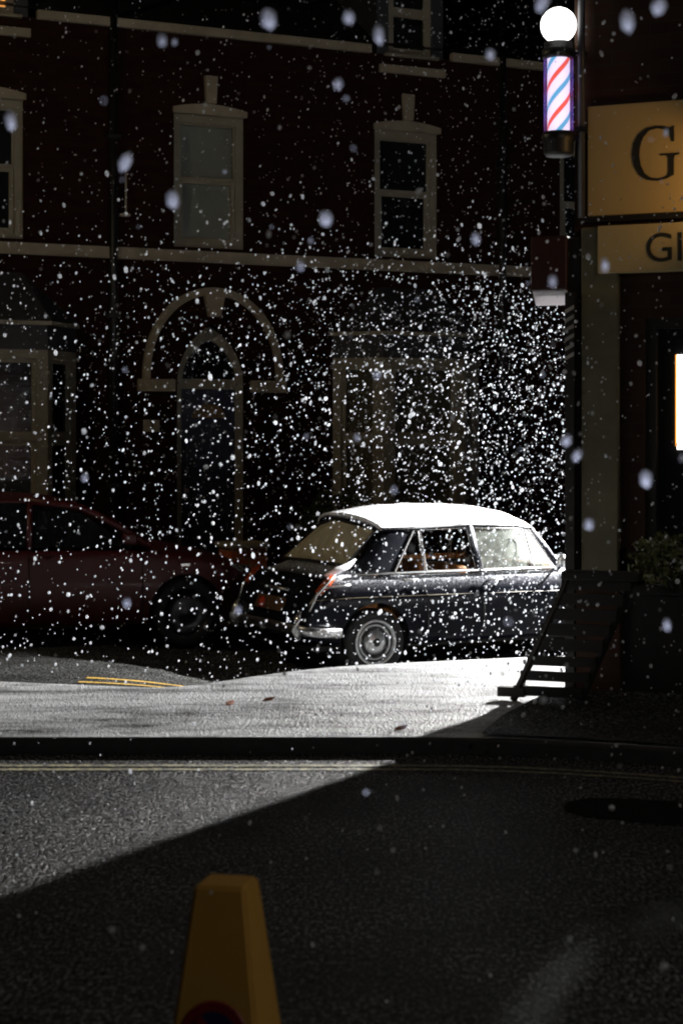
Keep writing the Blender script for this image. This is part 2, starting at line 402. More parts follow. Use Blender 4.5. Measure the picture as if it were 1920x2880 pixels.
def canted_bay(house, c, hw, curtain):
    """three sided bay with sash lights, cornice and hipped slate roof; wall corners hw+.47 out from c"""
    P = [(c-hw-.47, 0), (c-hw, -.48), (c+hw, -.48), (c+hw+.47, 0)]
    zs, zh = .62, 2.58
    base = bmesh.new()
    for z0, z1 in ((Z0, zs),):
        for (x, y), (X, Y) in zip(P, P[1:]):
            base.faces.new([base.verts.new(q) for q in ((x, y, z0), (X, Y, z0), (X, Y, z1), (x, y, z1))])
    bay = build('bay_window', base, M['brick'], house)
    fr = bmesh.new(); gl = bmesh.new(); cu = bmesh.new()
    for k, ((x, y), (X, Y)) in enumerate(zip(P, P[1:])):
        d = Vector((X-x, Y-y, 0)); L = d.length; d.normalize(); nrm = Vector((d.y, -d.x, 0)); o = Vector((x, y, 0))
        t = bmesh.new()
        w = .11 if k != 1 else .13
        box(t, 0, w, -.0, .09, zs, zh); box(t, L-w, L, 0, .09, zs, zh); box(t, w, L-w, .001, .09, zh-.10, zh); box(t, w, L-w, -.02, .09, zs, zs+.09)
        box(t, w, L-w, .02, .07, 1.55, 1.61)
        ring(t, w+.001, L-w-.001, 1.611, zh-.101, .045, .03, .07); ring(t, w+.001, L-w-.001, zs+.091, 1.549, .05, .045, .08)
        mm = Matrix.Translation(o) @ Matrix(((d.x, -nrm.x, 0, 0), (d.y, -nrm.y, 0, 0), (0, 0, 1, 0), (0, 0, 0, 1)))
        for tgt, src in ((fr, t), (gl, B(w+.04, L-w-.04, .055, .06, zs+.13, zh-.14)), (cu, B(w+.02, L-w-.02, .10, .104, zs+.1, zh-.11))):
            src.transform(mm); me = bpy.data.meshes.new('t'); src.to_mesh(me); src.free(); tgt.from_mesh(me)
    build('frame', fr, M['frame'], bay)
    build('pane', gl, M['glass'] if curtain else M['pane'], bay)
    if curtain: build('net_curtain', cu, M['net'], bay)
    # head, moulding and roof
    Q = [(c-hw-.53, .02), (c-hw-.03, -.54), (c+hw+.03, -.54), (c+hw+.53, .02)]
    hd = bmesh.new()
    for z0, z1, e in ((zh, 2.86, 0), ):
        for (x, y), (X, Y) in zip(P, P[1:]): hd.faces.new([hd.verts.new(q) for q in ((x, y, z0), (X, Y, z0), (X, Y, z1), (x, y, z1))])
    build('head', hd, M['slate'], bay)
    mo = bmesh.new(); a = [mo.verts.new((x, y, 2.86)) for x, y in Q]; b = [mo.verts.new((x, y, 2.905)) for x, y in Q]
    mo.faces.new(a); mo.faces.new(b[::-1])
    for i in range(3): mo.faces.new((a[i], a[i+1], b[i+1], b[i]))
    build('moulding', mo, M['frame'], bay)
    rf = bmesh.new(); a = [rf.verts.new((x, y, 2.91)) for x, y in Q]; b = [rf.verts.new((c-hw*.7, .01, 3.5)), rf.verts.new((c+hw*.7, .01, 3.5))]
    rf.faces.new((a[0], a[1], b[0])); rf.faces.new((a[1], a[2], b[1], b[0])); rf.faces.new((a[2], a[3], b[1]))
    build('roof', rf, M['slate'], bay)
def dormer(house, A0, A1, lit=False):
    bw = bmesh.new(); box(bw, A0-.16, A0, -.01, 2.2, 6.44, 7.75); box(bw, A1, A1+.16, -.01, 2.2, 6.44, 7.75); box(bw, A0, A1, -.01, 2.2, 7.62, 7.75)
    d = build('dormer', bw, M['slate'], house)
    f = bmesh.new(); ring(f, A0, A1, 6.46, 7.6, .09, .03, .12, .08); box(f, A0+.09, A1-.09, .04, .1, 6.94, 7.06)
    box(f, A0-.06, A1+.08, -.06, .10, 6.42, 6.455)
    build('frame', f, M['frame'], d)
    p = B(A0+.085, A1-.085, .07, .075, 6.53, 7.52); build('pane', p, M['amberwin'] if lit else M['pane'], d)
    build('sill_panel', B(A0-.13, A1+.18, -.05, .02, 6.205, 6.305), M['stone'], house)
def house_shell(a0, a1, holes, label, cat='house'):
    h = empty('terraced_house', fw((a0+a1)/2, 0, Z0), TH, label, cat, 'terraced houses across the street')
    h['a0'] = (a0+a1)/2
    inv = Matrix.Translation((-(a0+a1)/2, 0, -Z0))
    return h, inv
class Shift:
    """collects parts built in façade coordinates and shifts them to the house's own base"""
    def __init__(s, h, c): s.h, s.c = h, c
    def done(s):
        done = set()
        for o in list(s.h.children):
            if o.data.name in done: continue
            done.add(o.data.name); o.data.transform(Matrix.Translation((-s.c, 0, -Z0)))
            for g in o.children: g.data.transform(Matrix.Translation((-s.c, 0, -Z0)))
def common(h, a0, a1, holes, cuts):
    w = bmesh.new(); wall(w, a0, a1, Z0, EAVE, holes, .2)
    build('wall', w, M['brick'], h)
    build('string_course', B(a0+.002, a1-.002, -.05, .02, 3.70, 3.835), M['stone'], h)
    cb = bmesh.new(); p = a0+.002
    for x0, x1 in cuts: box(cb, p, x0, -.07, .02, 6.43, 6.53); p = x1
    box(cb, p, a1-.002, -.07, .02, 6.43, 6.53)
    build('cornice', cb, M['stone'], h)
    r = bmesh.new(); q = [(a0, -.05, 6.54), (a1, -.05, 6.54), (a1, 4.5, 9.6), (a0, 4.5, 9.6)]
    r.faces.new([r.verts.new(x) for x in q]); q = [(a0, 9, 6.54), (a1, 9, 6.54), (a1, 4.5, 9.6), (a0, 4.5, 9.6)]; r.faces.new([r.verts.new(x) for x in q])
    build('roof', r, M['slate'], h)
    bk = bmesh.new(); box(bk, a0+.01, a1-.01, .9, 8.9, Z0, 6.5); build('interior', bk, M['dark'], h)

# left house
h = empty('terraced_house', fw(-4.3, 0, Z0), TH, 'dark brick house left of the black downpipe, one amber attic pane', 'house', 'terraced houses across the street')
L0, L1 = -7.4, -1.28
common(h, L0, L1, [(-3.24, -2.32, 3.88, 5.49), (-6.1, -5.2, 3.88, 5.49), (-3.5, -1.95, Z0, 2.58)], [(-3.35, -2.18)])
sash_window(h, -3.24, -2.32, 3.88, 5.49); sash_window(h, -6.1, -5.2, 3.88, 5.49)
canted_bay(h, -2.80, .62, False); dormer(h, -3.10, -2.44, True)
Shift(h, -4.3).done()
# right house with the arched doorway
h = empty('terraced_house', fw(1.35, 0, Z0), TH, 'dark brick house with the pointed arch doorway behind the black car', 'house', 'terraced houses across the street')
def parch(hw, spring, apex, n=14, k=1.0, cx=0):
    """a pointed arch curve from left to right; k<1 rounds it"""
    pts = []
    for i in range(-n, n+1):
        t = abs(i)/n; ang = t*1.5708
        x = hw*math.sin(ang)**k; z = spring+(apex-spring)*max(0, math.cos(ang))**.92
        pts.append((cx+math.copysign(x, i) if i else cx, z))
    return pts
def pointed(hw, spring, apex, n=12, cx=0):
    """two arcs that meet in a point"""
    H_ = apex-spring; r = (hw*hw+H_*H_)/(2*hw); pts = []
    amax = math.asin(min(1, H_/r))
    right = []
    for i in range(n+1):
        a = amax*i/n; right.append((cx+hw-r+r*math.cos(a), spring+r*math.sin(a)))
    left = [(2*cx-x, z) for x, z in right]
    return left+right[::-1][1:]
R0, R1 = -1.28, 3.98
common(h, R0, R1, [(-.5, .42, 3.88, 5.49), (2.17, 3.09, 3.88, 5.49), (1.75, 3.5, Z0, 2.58), (-.46, .46, Z0, 2.98)], [(2.10, 3.25)])
sash_window(h, -.5, .42, 3.88, 5.49, 'blind'); sash_window(h, 2.17, 3.09, 3.88, 5.49)
canted_bay(h, 2.63, .57, True); dormer(h, 2.36, 2.98)
# brick spandrels that turn the door opening into a pointed arch
ar = pointed(.46, 2.22, 2.97)
sp = bmesh.new(); half = len(ar)//2
prism(sp, [(-.46, 2.98)]+ar[:half+1]+[(0, 2.98)], .0005, .2); prism(sp, [(0, 2.98)]+ar[half:]+[(.46, 2.98)], .0005, .2)
build('spandrel', sp, M['brick'], h)
# hood mould, imposts, keystone
ho = parch(.90, 2.29, 3.40, k=.98); hi = parch(.815, 2.29, 3.31, k=.98)
build('hood_mould', ribbon(bmesh.new(), ho, hi, -.06, .01), M['stone'], h)
im = B(-.96, -.50, -.07, .01, 2.14, 2.285, bev=.01); build('impost', im, M['stone'], h)
im = B(.48, .94, -.07, .01, 2.14, 2.285, bev=.01); build('impost', im, M['stone'], h)
build('keystone', prism(bmesh.new(), [(-.07, 3.05), (.07, 3.05), (.13, 3.31), (-.13, 3.31)], -.08, .0), M['stone'], h)
# door frame, fanlight, leaf
df = bmesh.new()
ribbon(df, pointed(.44, 2.24, 2.93), pointed(.35, 2.26, 2.78), .13, .20)
box(df, -.44, -.36, .13, .20, Z0, 2.24); box(df, .345, .44, .13, .20, Z0, 2.24); box(df, -.36, .345, .125, .20, 2.18, 2.30)
build('door_frame', df, M['frame'], h)
build('fanlight', prism(bmesh.new(), pointed(.37, 2.25, 2.82), .165, .17), M['pane'], h)
dl = bmesh.new(); box(dl, -.36, .345, .16, .20, Z0, 2.18)
for x0, x1, z0, z1 in ((-.28, -.05, .2, .9), (.03, .27, .2, .9), (-.28, -.05, 1.0, 1.72), (.03, .27, 1.0, 1.72)): ring(dl, x0, x1, z0, z1, .03, .15, .16)
door = build('door', dl, M['navy'], h)
lt = [(-.22, 1.83)]+[(.22*math.cos(a)*-1, 1.83+.17*math.sin(a)) for a in [3.14159*i/12 for i in range(1, 12)]]+[(.22, 1.83)]
build('door_light', prism(bmesh.new(), lt, .150, .157), plain('dim_amber_door_glass', (.16, .10, .04), .3), door)
build('knob', lathe(bmesh.new(), [(0, 0), (.03, .01), (.03, .03), (0, .045)], 14, Matrix.Translation((-.29, .16, .95)) @ Matrix.Rotation(R(90), 4, 'X')), M['dullchrome'], door)
Shift(h, 1.35).done()
# third house beyond the second downpipe
h = empty('terraced_house', fw(6.7, 0, Z0), TH, 'plain brick house beyond the bays, half hidden by the shop corner', 'house', 'terraced houses across the street')
common(h, 3.98, 9.4, [(4.9, 5.8, 3.88, 5.49)], [])
sash_window(h, 4.9, 5.8, 3.88, 5.49)
Shift(h, 6.7).done()
def downpipe(a, label):
    t = empty('downpipe', fw(a, .06, Z0), TH, label, 'downpipe', 'downpipes on the terrace')
    p = bmesh.new(); tube(p, [(0, 0, 0), (0, 0, 7.2)], .048, 12); build('pipe', p, M['black'], t, True)
    for z in (1.2, 3.2, 5.3): build('pipe_clip', B(-.075, .075, -.055, .065, z, z+.05), M['black'], t)
downpipe(-1.27, 'black downpipe between the middle window and the left house')
downpipe(3.99, 'black downpipe on the dark wall just left of the shop corner')
# house number by the door
t = empty('house_number', fw(-.79, .01, 1.73), TH, 'small pale number plaque on the brick left of the door', 'number plaque')
build('plaque', B(-.10, .10, -.02, 0, -.07, .07, bev=.004), M['stone'], t)
def text_mesh(name, s, size, mat, parent, loc, y=-.021, ext=.002, align='CENTER', offset=0):
    cu = bpy.data.curves.new('t', 'FONT'); cu.body = s; cu.size = size; cu.extrude = ext; cu.align_x = align; cu.align_y = 'CENTER' if align == 'CENTER' else 'BOTTOM_BASELINE'; cu.offset = offset
    o = bpy.data.objects.new('t', cu); COL.objects.link(o)
    me = bpy.data.meshes.new_from_object(o.evaluated_get(bpy.context.evaluated_depsgraph_get()))
    bpy.data.objects.remove(o)
    me.transform(Matrix.Translation((loc[0], y, loc[1])) @ Matrix.Rotation(R(90), 4, 'X'))
    me.materials.clear(); me.materials.append(mat)
    o = bpy.data.objects.new(name, me); COL.objects.link(o); o.parent = parent; return o
text_mesh('numeral', '3', .11, M['lettering'], t, (0, 0))
# thin pale rod and its foot on the wall right of the pipe
t = empty('wall_rod', fw(-1.12, .06, 4.22), TH, 'thin pale rod fixed to the upper brickwork beside the downpipe', 'rod')
build('rod', tube(bmesh.new(), [(0, 0, 0), (0, 0, .55)], .012, 8), M['stone'], t); build('foot', B(-.07, .05, -.02, .06, -.02, .01), M['stone'], t)

# brick pier with coping between the parked cars, and a garden bush
t = empty('garden_pier', (-1.02, 18.35, -.25), TH, 'low orange brick gate pier with coping behind the red bonnet', 'gate pier')
build('pier', B(-.19, .19, -.19, .19, 0, .70), M['pierbrick'], t); build('coping', B(-.23, .23, -.23, .23, .70, .76, bev=.02), M['stone'], t)
def shrub(name, loc, rx, rz, n, size, label, cat, mat=None, seed=1, group=None):
    r = random.Random(seed); t = empty(name, loc, 0, label, cat, group)
    st = bmesh.new()
    for i in range(7):
        a = r.uniform(0, 6.28); tube(st, [(0, 0, 0), (rx*.3*math.cos(a), rx*.3*math.sin(a), rz*.6), (rx*.6*math.cos(a), rx*.6*math.sin(a), rz*1.2)], [.02, .012, .005], 5)
    build('stem', st, M['wood'], t)
    b = bmesh.new()
    for i in range(n):
        while True:
            p = Vector((r.uniform(-1, 1), r.uniform(-1, 1), r.uniform(-1, 1)))
            if .35 < p.length < 1+.25*mnoise.noise(p*2.3+Vector((seed, 0, 0))): break
        c = Vector((p.x*rx, p.y*rx, rz+p.z*rz)); d = Vector((r.gauss(0, 1), r.gauss(0, 1), r.gauss(.4, 1))).normalized(); s = d.orthogonal().normalized(); s.rotate(Matrix.Rotation(r.uniform(0, 6.28), 3, d))
        l = size*r.uniform(.7, 1.4); w = l*.42; m_ = d.cross(s)
        b.faces.new([b.verts.new(c+x) for x in (-d*l*.5, s*w*.5+m_*.1*l, d*l*.5, -s*w*.5+m_*.1*l)])
    build('foliage', b, mat or M['leaf'], t, recalc=False)
    return t
shrub('garden_bush', (-.10, 18.9, -.2), .42, .62, 2200, .07, 'dark round bush in front of the lit bay, behind the black car roof', 'bush', seed=4)

# ------------------------------------------------------------------ cars
def loft(stations, mirror=True):
    """stations: [(x, [(y,z)...])], half profile from the middle of the floor to the middle of the top"""
    bm = bmesh.new(); rings = []
    for x, prof in stations:
        L = [bm.verts.new((x, y, z)) for y, z in prof]
        Rr = [bm.verts.new((x, -y, z)) for y, z in prof[-2:0:-1]]
        rings.append(L+Rr)
    for A, C in zip(rings, rings[1:]):
        n = len(A)
        for k in range(n): bm.faces.new((A[k], A[(k+1) % n], C[(k+1) % n], C[k]))
    bm.faces.new(rings[0]); bm.faces.new(rings[-1][::-1])
    return bm
def body_shell(name, stations, mat, parent, wheels, r_arch, sub=2):
    o = build(name, loft(stations), mat, parent, True)
    m = o.modifiers.new('s', 'SUBSURF'); m.levels = sub; m.render_levels = sub
    cutter_bm = bmesh.new()
    for wx, wy, wz in wheels:
        for s in (-1, 1):
            lathe(cutter_bm, [(0, -.16), (r_arch, -.16), (r_arch, .16), (0, .16)], 40, Matrix.Translation((wx, s*(wy), wz)) @ Matrix.Rotation(R(90), 4, 'X'))
    cut = build('cut', cutter_bm, M['dark']); 
    cut.parent = parent
    bpy.context.view_layer.update()
    b = o.modifiers.new('b', 'BOOLEAN'); b.operation = 'DIFFERENCE'; b.object = cut; b.solver = 'EXACT'
    me = bpy.data.meshes.new_from_object(o.evaluated_get(bpy.context.evaluated_depsgraph_get()))
    o.modifiers.clear(); o.data = me; me.name = name
    bpy.data.objects.remove(cut)
    for p in me.polygons: p.use_smooth = True
    me.set_sharp_from_angle(angle=R(50))
    return o
def wheel(parent, x, y, z, rt, rr, side, w=.14, style='classic'):
    """side -1 = outer face towards -y"""
    Mx = Matrix.Translation((x, y, z)) @ Matrix.Rotation(R(90) if side < 0 else R(-90), 4, 'X')
    wt = empty('wheel', (x, y, z)); wt.parent = parent; I = Matrix.Rotation(R(90) if side < 0 else R(-90), 4, 'X')
    h = w/2
    build('tyre', lathe(bmesh.new(), [(rr, -h), (rt-.02, -h), (rt, -h+.025), (rt, h-.025), (rt-.02, h-.004), (rr+.03, h), (rr, h-.012)], 48, I), M['rubber'], wt, True)
    if style == 'classic':
        build('rim', lathe(bmesh.new(), [(rr+.006, h-.002), (rr-.004, h+.006), (rr-.016, h), (rr-.02, h-.02)], 48, I), M['dullchrome'], wt, True)
        build('rim_disc', lathe(bmesh.new(), [(rr-.02, h-.02), (rr-.045, h-.03), (0, h-.03)], 48, I), M['black'], wt, True)
        build('rim_ring', lathe(bmesh.new(), [(rr-.034, h-.024), (rr-.042, h-.010), (rr-.052, h-.024)], 48, I), M['dullchrome'], wt, True)
        build('hubcap', lathe(bmesh.new(), [(.098, h-.03), (.092, h-.008), (.07, h+.006), (.034, h+.013)], 40, I), M['dullchrome'], wt, True)
        build('hub_badge', lathe(bmesh.new(), [(.034, h+.013), (.02, h+.018), (0, h+.019)], 30, I), M['black'], wt, True)
    else:
        build('rim', lathe(bmesh.new(), [(rr, h-.01), (rr-.02, h-.03), (.1, h-.05), (.05, h-.02), (0, h-.015)], 36, I), plain('dark_alloy', (.06, .06, .065), .35, 1), wt, True)
    return wt
def panel(bm, pts, th=.004):
    """a thin pane through pts with a real thickness"""
    P = [Vector(p) for p in pts]; nrm = (P[1]-P[0]).cross(P[2]-P[0]).normalized()
    a = [bm.verts.new(p+nrm*th/2) for p in P]; b = [bm.verts.new(p-nrm*th/2) for p in P]; n = len(P)
    bm.faces.new(a); bm.faces.new(b[::-1])
    for i in range(n): bm.faces.new((a[i], b[i], b[(i+1) % n], a[(i+1) % n]))
    return bm
def loop_tube(bm, pts, r, n=6):
    return tube(bm, list(pts)+[pts[0], pts[1]], r, n, cap=False)

# --- the black classic saloon
CY = R(27); cc, cs = math.cos(CY), math.sin(CY)
AX = Vector((.272, 14.12))+.70*Vector((-cs, cc))
car = empty('classic_car', (AX.x, AX.y, -.314), CY, 'black vintage saloon car with a snow covered white roof', 'car')
def prof(w, zb, T, deck, dk=None):
    """half profile: T shoulder height, deck = centre height of the top"""
    f = (T-zb)/(.795-.21)
    z = lambda v: zb+(v-.21)*f
    return [(0, zb), (w*.80, zb), (w*.94, z(.245)), (w*.985, z(.40)), (w, z(.56)), (w*.995, z(.645)), (w*.965, z(.745)), (w*.925, z(.785)), (w*.86, z(.797)), (w*.80, dk if dk is not None else deck-.02), (w*.4, deck), (0, deck+.004)]
ST = []
for x, w, zb, T, deck, dk in [
    (-.600, .60, .36, .50, .50, None), (-.592, .655, .32, .545, .545, None), (-.555, .675, .29, .60, .61, None), (-.50, .69, .27, .685, .685, None),
    (-.43, .70, .25, .775, .755, None), (-.38, .705, .24, .79, .79, None), (-.25, .715, .22, .797, .845, None), (-.20, .718, .21, .80, .865, .86), (-.16, .72, .21, .80, .865, .86),
    (-.13, .722, .21, .80, .56, .58), (.0, .728, .21, .80, .45, .48), (.5, .742, .21, .795, .42, .45), (1.0, .748, .21, .795, .42, .45), (1.45, .742, .21, .795, .42, .45), (1.66, .736, .21, .795, .45, .48),
    (1.70, .735, .21, .795, .82, .80), (1.76, .733, .21, .795, .845, .82), (2.2, .72, .22, .785, .84, .80), (2.6, .705, .24, .77, .82, .77), (2.88, .68, .28, .74, .77, .73), (2.98, .655, .33, .68, .69, .66), (3.02, .62, .38, .60, .60, .58)]:
    ST.append((x, prof(w, zb, T, deck, dk)))
WH = [(0, .66, .27), (2.375, .66, .27)]
body_shell('body', ST, M['blackpaint'], car, WH, .305)
for wx in (0, 2.375):
    for s in (-1, 1):
        wheel(car, wx, s*.635, .264, .264, .178, s)
for wx in (0, 2.375):
    build('wheel_well', lathe(bmesh.new(), [(.298, -.68), (.298, .68)], 32, Matrix.Translation((wx, 0, .29)) @ Matrix.Rotation(R(90), 4, 'X')), M['dark'], car)
# roof and snow
RP = [(.11, .555, 1.15, 1.235), (.20, .565, 1.152, 1.27), (.35, .572, 1.156, 1.297), (.7, .578, 1.166, 1.312), (1.0, .578, 1.172, 1.305), (1.25, .572, 1.166, 1.286), (1.45, .56, 1.148, 1.246), (1.56, .54, 1.125, 1.195), (1.60, .52, 1.11, 1.165)]
YT = [-1, -.97, -.92, -.82, -.65, -.42, -.2, 0, .2, .42, .65, .82, .92, .97, 1]
def roof_grid(off, grow=0, jit=0, sub=3):
    bm = bmesh.new(); prev = None; n = (len(RP)-1)*sub
    for i in range(n+1):
        k, t = divmod(i, sub); t /= sub
        a = RP[k]; b = RP[min(k+1, len(RP)-1)]; x, ye, ze, zc = [lerp(p, q, t) for p, q in zip(a, b)]
        row = []
        for s in YT:
            bow = 0 if i > 3 else (1-abs(s)**2)*-.13*(1-i/4)
            z = ze+(zc-ze)*(1-abs(s)**2.6); j = jit*mnoise.noise(Vector((x*9, s*6, 2.)))+jit*.6*mnoise.noise(Vector((x*30, s*18, 7.)))
            edge = 1 if not grow else min(1, .35+(1-abs(s))*7)
            row.append(bm.verts.new((x+bow, s*(ye+grow), z+(off+j)*edge)))
        if prev:
            for a_, b_, c_, d_ in zip(prev, prev[1:], row[1:], row): bm.faces.new((a_, b_, c_, d_))
        prev = row
    return bm
build('roof', roof_grid(0), M['blackpaint'], car, True)
sn = build('roof_snow', roof_grid(.026, .004, .006), M['snow'], car, True)
sn.modifiers.new('s', 'SOLIDIFY').thickness = .014
sn.modifiers['s'].offset = -1
# window openings on both flanks; y follows the tumblehome
def fy(z): return lerp(.688, .575, (z-.80)/.36)
WINS = {'quarter_window': [(.175, .812), (.405, 1.135), (.447, 1.14), (.452, .812)], 'rear_door_window': [(.474, .812), (.468, 1.142), (.905, 1.152), (.932, .812)],
        'front_door_window': [(1.0, .812), (.975, 1.15), (1.437, 1.132), (1.475, .812)], 'quarterlight': [(1.50, .812), (1.462, 1.128), (1.505, 1.12), (1.70, .812)]}
for s in (-1, 1):
    for nm, P in WINS.items():
        pts = [(x, s*fy(z), z) for x, z in P]
        w = build(nm, panel(bmesh.new(), pts), M['frostglass'] if nm in ('front_door_window', 'quarterlight') and s < 0 else M['glass'], car)
        build('window_frame', loop_tube(bmesh.new(), [(x, s*(fy(z)+.004), z) for x, z in P], .0085), M['chrome'], w)
    bp = bmesh.new(); tube(bp, [(.965, s*(fy(.80)-.004), .79), (.94, s*(fy(1.16)-.004), 1.17)], .030, 8); build('pillar', bp, M['blackpaint'], car, True)
    bp = bmesh.new(); tube(bp, [(1.765, s*.675, .79), (1.66, s*.622, .96), (1.535, s*.555, 1.135)], .026, 8); build('pillar', bp, M['blackpaint'], car, True)
    bp = bmesh.new(); tube(bp, [(.12, s*.57, 1.147), (.45, s*.578, 1.153), (.94, s*.582, 1.172), (1.4, s*.57, 1.155), (1.57, s*.545, 1.12)], .016, 6)
    build('roof_rail', bp, M['blackpaint'], car, True)
    # broad rear quarter panel between side glass and rear screen
    q = bmesh.new(); rows = []
    for i in range(7):
        t = i/6; z = lerp(.795, 1.15, t)
        xr = lerp(-.235, .11, t**.9); yr = lerp(.60, .535, t); xf = lerp(.165, .41, t); yf = fy(z)
        row = []
        for j in range(6):
            u = j/5; b_ = .045*math.sin(3.14159*min(1, u*1.15))*(1-.3*t)
            row.append(q.verts.new((lerp(xr, xf, u), s*(lerp(yr, yf, u**.6)+b_*.5), z+b_*.1)))
        rows.append(row)
    for A, C in zip(rows, rows[1:]):
        for j in range(5): q.faces.new((A[j], A[j+1], C[j+1], C[j]))
    qp = build('rear_pillar', q, M['blackgloss'], car, True)
    qp.modifiers.new('s', 'SOLIDIFY').thickness = .02
    # waist moulding, gutter, coach line, handles
    build('waist_moulding', tube(bmesh.new(), [(-.2, s*.668, .806), (.2, s*.69, .806), (1.0, s*.70, .803), (1.72, s*.69, .803)], .010, 6), M['dullchrome'], car, True)
    build('gutter', tube(bmesh.new(), [(.10, s*.572, 1.150), (.45, s*.588, 1.157), (.94, s*.592, 1.176), (1.4, s*.58, 1.159), (1.57, s*.555, 1.124)], .008, 6), M['dullchrome'], car, True)
    build('coach_line', tube(bmesh.new(), [(-.52, s*.686, .615), (-.2, s*.716, .625), (.5, s*.740, .625), (1.4, s*.740, .618), (2.7, s*.698, .60)], .003, 4), M['lined'], car)
    for hx, hz in ((.30, .752), (1.10, .728)):
        hb = bmesh.new(); tube(hb, [(hx-.07, s*.722, hz), (hx-.06, s*.752, hz+.003), (hx+.05, s*.752, hz), (hx+.06, s*.722, hz-.002)], .010, 8); build('door_handle', hb, M['chrome'], car, True)
    for sx in (.46, .985, 1.72):
        build('door_seam', tube(bmesh.new(), [(sx-(.06 if sx < .5 else 0), s*.728 if sx < .5 else s*.737, .77), (sx, s*.7445 if sx > .5 else s*.738, .6), (sx, s*.735, .30)], .004, 4), M['dark'], car)
    # tail lamp with its chrome surround
    tl = bmesh.new(); tube(tl, [(-.372, s*.690, .796), (-.43, s*.688, .745), (-.505, s*.678, .665)], [.022, .036, .030], 10); lampo = build('tail_lamp', tl, M['amberlens'], car, True)
    build('lamp_surround', tube(bmesh.new(), [(-.365, s*.708, .808), (-.445, s*.717, .742), (-.525, s*.705, .655), (-.575, s*.68, .53)], .010, 8), M['chrome'], lampo, True)
    build('wing_flash', tube(bmesh.new(), [(-.47, s*.712, .715), (-.3, s*.722, .725), (-.24, s*.722, .727)], .009, 6), M['dullchrome'], car, True)
    build('overrider', tube(bmesh.new(), [(-.635, s*.60, .30), (-.66, s*.605, .38), (-.645, s*.605, .47), (-.61, s*.60, .53)], [.022, .036, .030, .014], 10, rz=None), M['chrome'], car, True)
    ml = bmesh.new(); tube(ml, [(1.70, s*.70, .80), (1.71, s*.77, .85)], .01, 6); lathe(ml, [(0, -.03), (.045, -.02), (.06, .01), (0, .02)], 14, Matrix.Translation((1.70, s*.80, .865)) @ Matrix.Rotation(R(90), 4, 'Y'))
    build('wing_mirror', ml, M['dullchrome'], car, True)
    hl = lathe(bmesh.new(), [(0, .05), (.07, .04), (.09, .0), (.095, -.03)], 24, Matrix.Translation((2.975, s*.50, .60)) @ Matrix.Rotation(R(90), 4, 'Y')); build('headlight', hl, M['chrome'], car, True)
# bumpers
def bumper(x, sgn):
    b = bmesh.new(); pts = [(x+sgn*-.30, -.745, .355), (x+sgn*-.12, -.745, .365), (x+sgn*-.02, -.70, .375), (x+sgn*.02, -.5, .385), (x+sgn*.035, 0, .39), (x+sgn*.02, .5, .385), (x+sgn*-.02, .70, .375), (x+sgn*-.12, .745, .365), (x+sgn*-.30, .745, .355)]
    tube(b, pts, .018, 10, rz=.040); build('bumper', b, M['dullchrome'], car, True)
bumper(-.63, -1); bumper(3.06, 1)
# rear screen, boot fittings
build('rear_window', panel(bmesh.new(), [(-.205, -.575, .875), (-.225, 0, .885), (-.205, .575, .875), (.105, .50, 1.145), (.0, 0, 1.215), (.105, -.50, 1.145)]), M['rearglass'], car)
build('rear_window_seal', loop_tube(bmesh.new(), [(-.212, -.585, .87), (-.235, 0, .88), (-.212, .585, .87), (.10, .515, 1.15), (-.01, 0, 1.22), (.10, -.515, 1.15)], .014), M['rubber'], car, True)
build('windscreen', panel(bmesh.new(), [(1.73, -.62, .83), (1.78, 0, .85), (1.73, .62, .83), (1.56, .52, 1.12), (1.60, 0, 1.165), (1.56, -.52, 1.12)]), M['screenglass'], car)
build('boot_handle', tube(bmesh.new(), [(-.535, -.22, .665), (-.55, 0, .668), (-.535, .22, .665)], .014, 8), M['dullchrome'], car, True)
npb = bmesh.new(); panel(npb, [(-.618, -.26, .50), (-.618, .26, .50), (-.575, .26, .605), (-.575, -.26, .605)], .012); npo = build('number_plate', npb, M['plate'], car)
build('reflector', lathe(bmesh.new(), [(.045, -.005), (.045, .015), (.02, .025), (0, .026)], 20, Matrix.Translation((-.615, .12, .545)) @ Matrix.Rotation(R(-80), 4, 'Y')), M['redlens'], npo, True)
for y in (-.26, .26): build('boot_hinge', B(-.27, -.235, y-.02, y+.02, .845, .862), M['chrome'], car)
build('bonnet_snow', (lambda: sheet([1.80+.06*i for i in range(19)], lambda x: [(y, lerp(.845, .80, (x-1.8)/1.08)+.026-.045*(abs(y)/.55)**2.5+.005*mnoise.noise(Vector((x*12, y*12, 0)))) for y in [-.55+.0733*j for j in range(16)]]))(), M['snow'], car, True)
build('snow_streak', tube(bmesh.new(), [(-.40, -.60, .80), (-.30, -.61, .835), (-.2, -.605, .87), (-.12, -.585, .92)], [.012, .03, .026, .006], 8), M['snow'], car, True)
# interior
for y in (-.33, .33):
    st = bmesh.new(); box(st, .80, .92, y-.26, y+.26, .42, .84, bev=.03); box(st, .92, 1.35, y-.26, y+.26, .40, .52, bev=.03); build('front_seat', st, M['leather'], car, True)
build('door_capping', B(.70, 1.62, .62, .655, .81, .86, bev=.006), M['leather'], car)
st = bmesh.new(); box(st, -.06, .10, -.58, .58, .45, .85, bev=.04); box(st, .10, .50, -.58, .58, .40, .52, bev=.03); build('rear_seat', st, M['leather'], car, True)
sw = bmesh.new(); SM = Matrix.Translation((1.40, -.33, .86)) @ Matrix.Rotation(R(-60), 4, 'Y')
loop_tube(sw, [SM @ Vector((.19*math.cos(6.283*i/28), .19*math.sin(6.283*i/28), 0)) for i in range(28)], .011); tube(sw, [SM @ Vector((-.19, 0, 0)), SM @ Vector((.19, 0, 0))], .012, 6); tube(sw, [SM @ Vector((0, 0, 0)), SM @ Vector((0, 0, .35))], .016, 6)
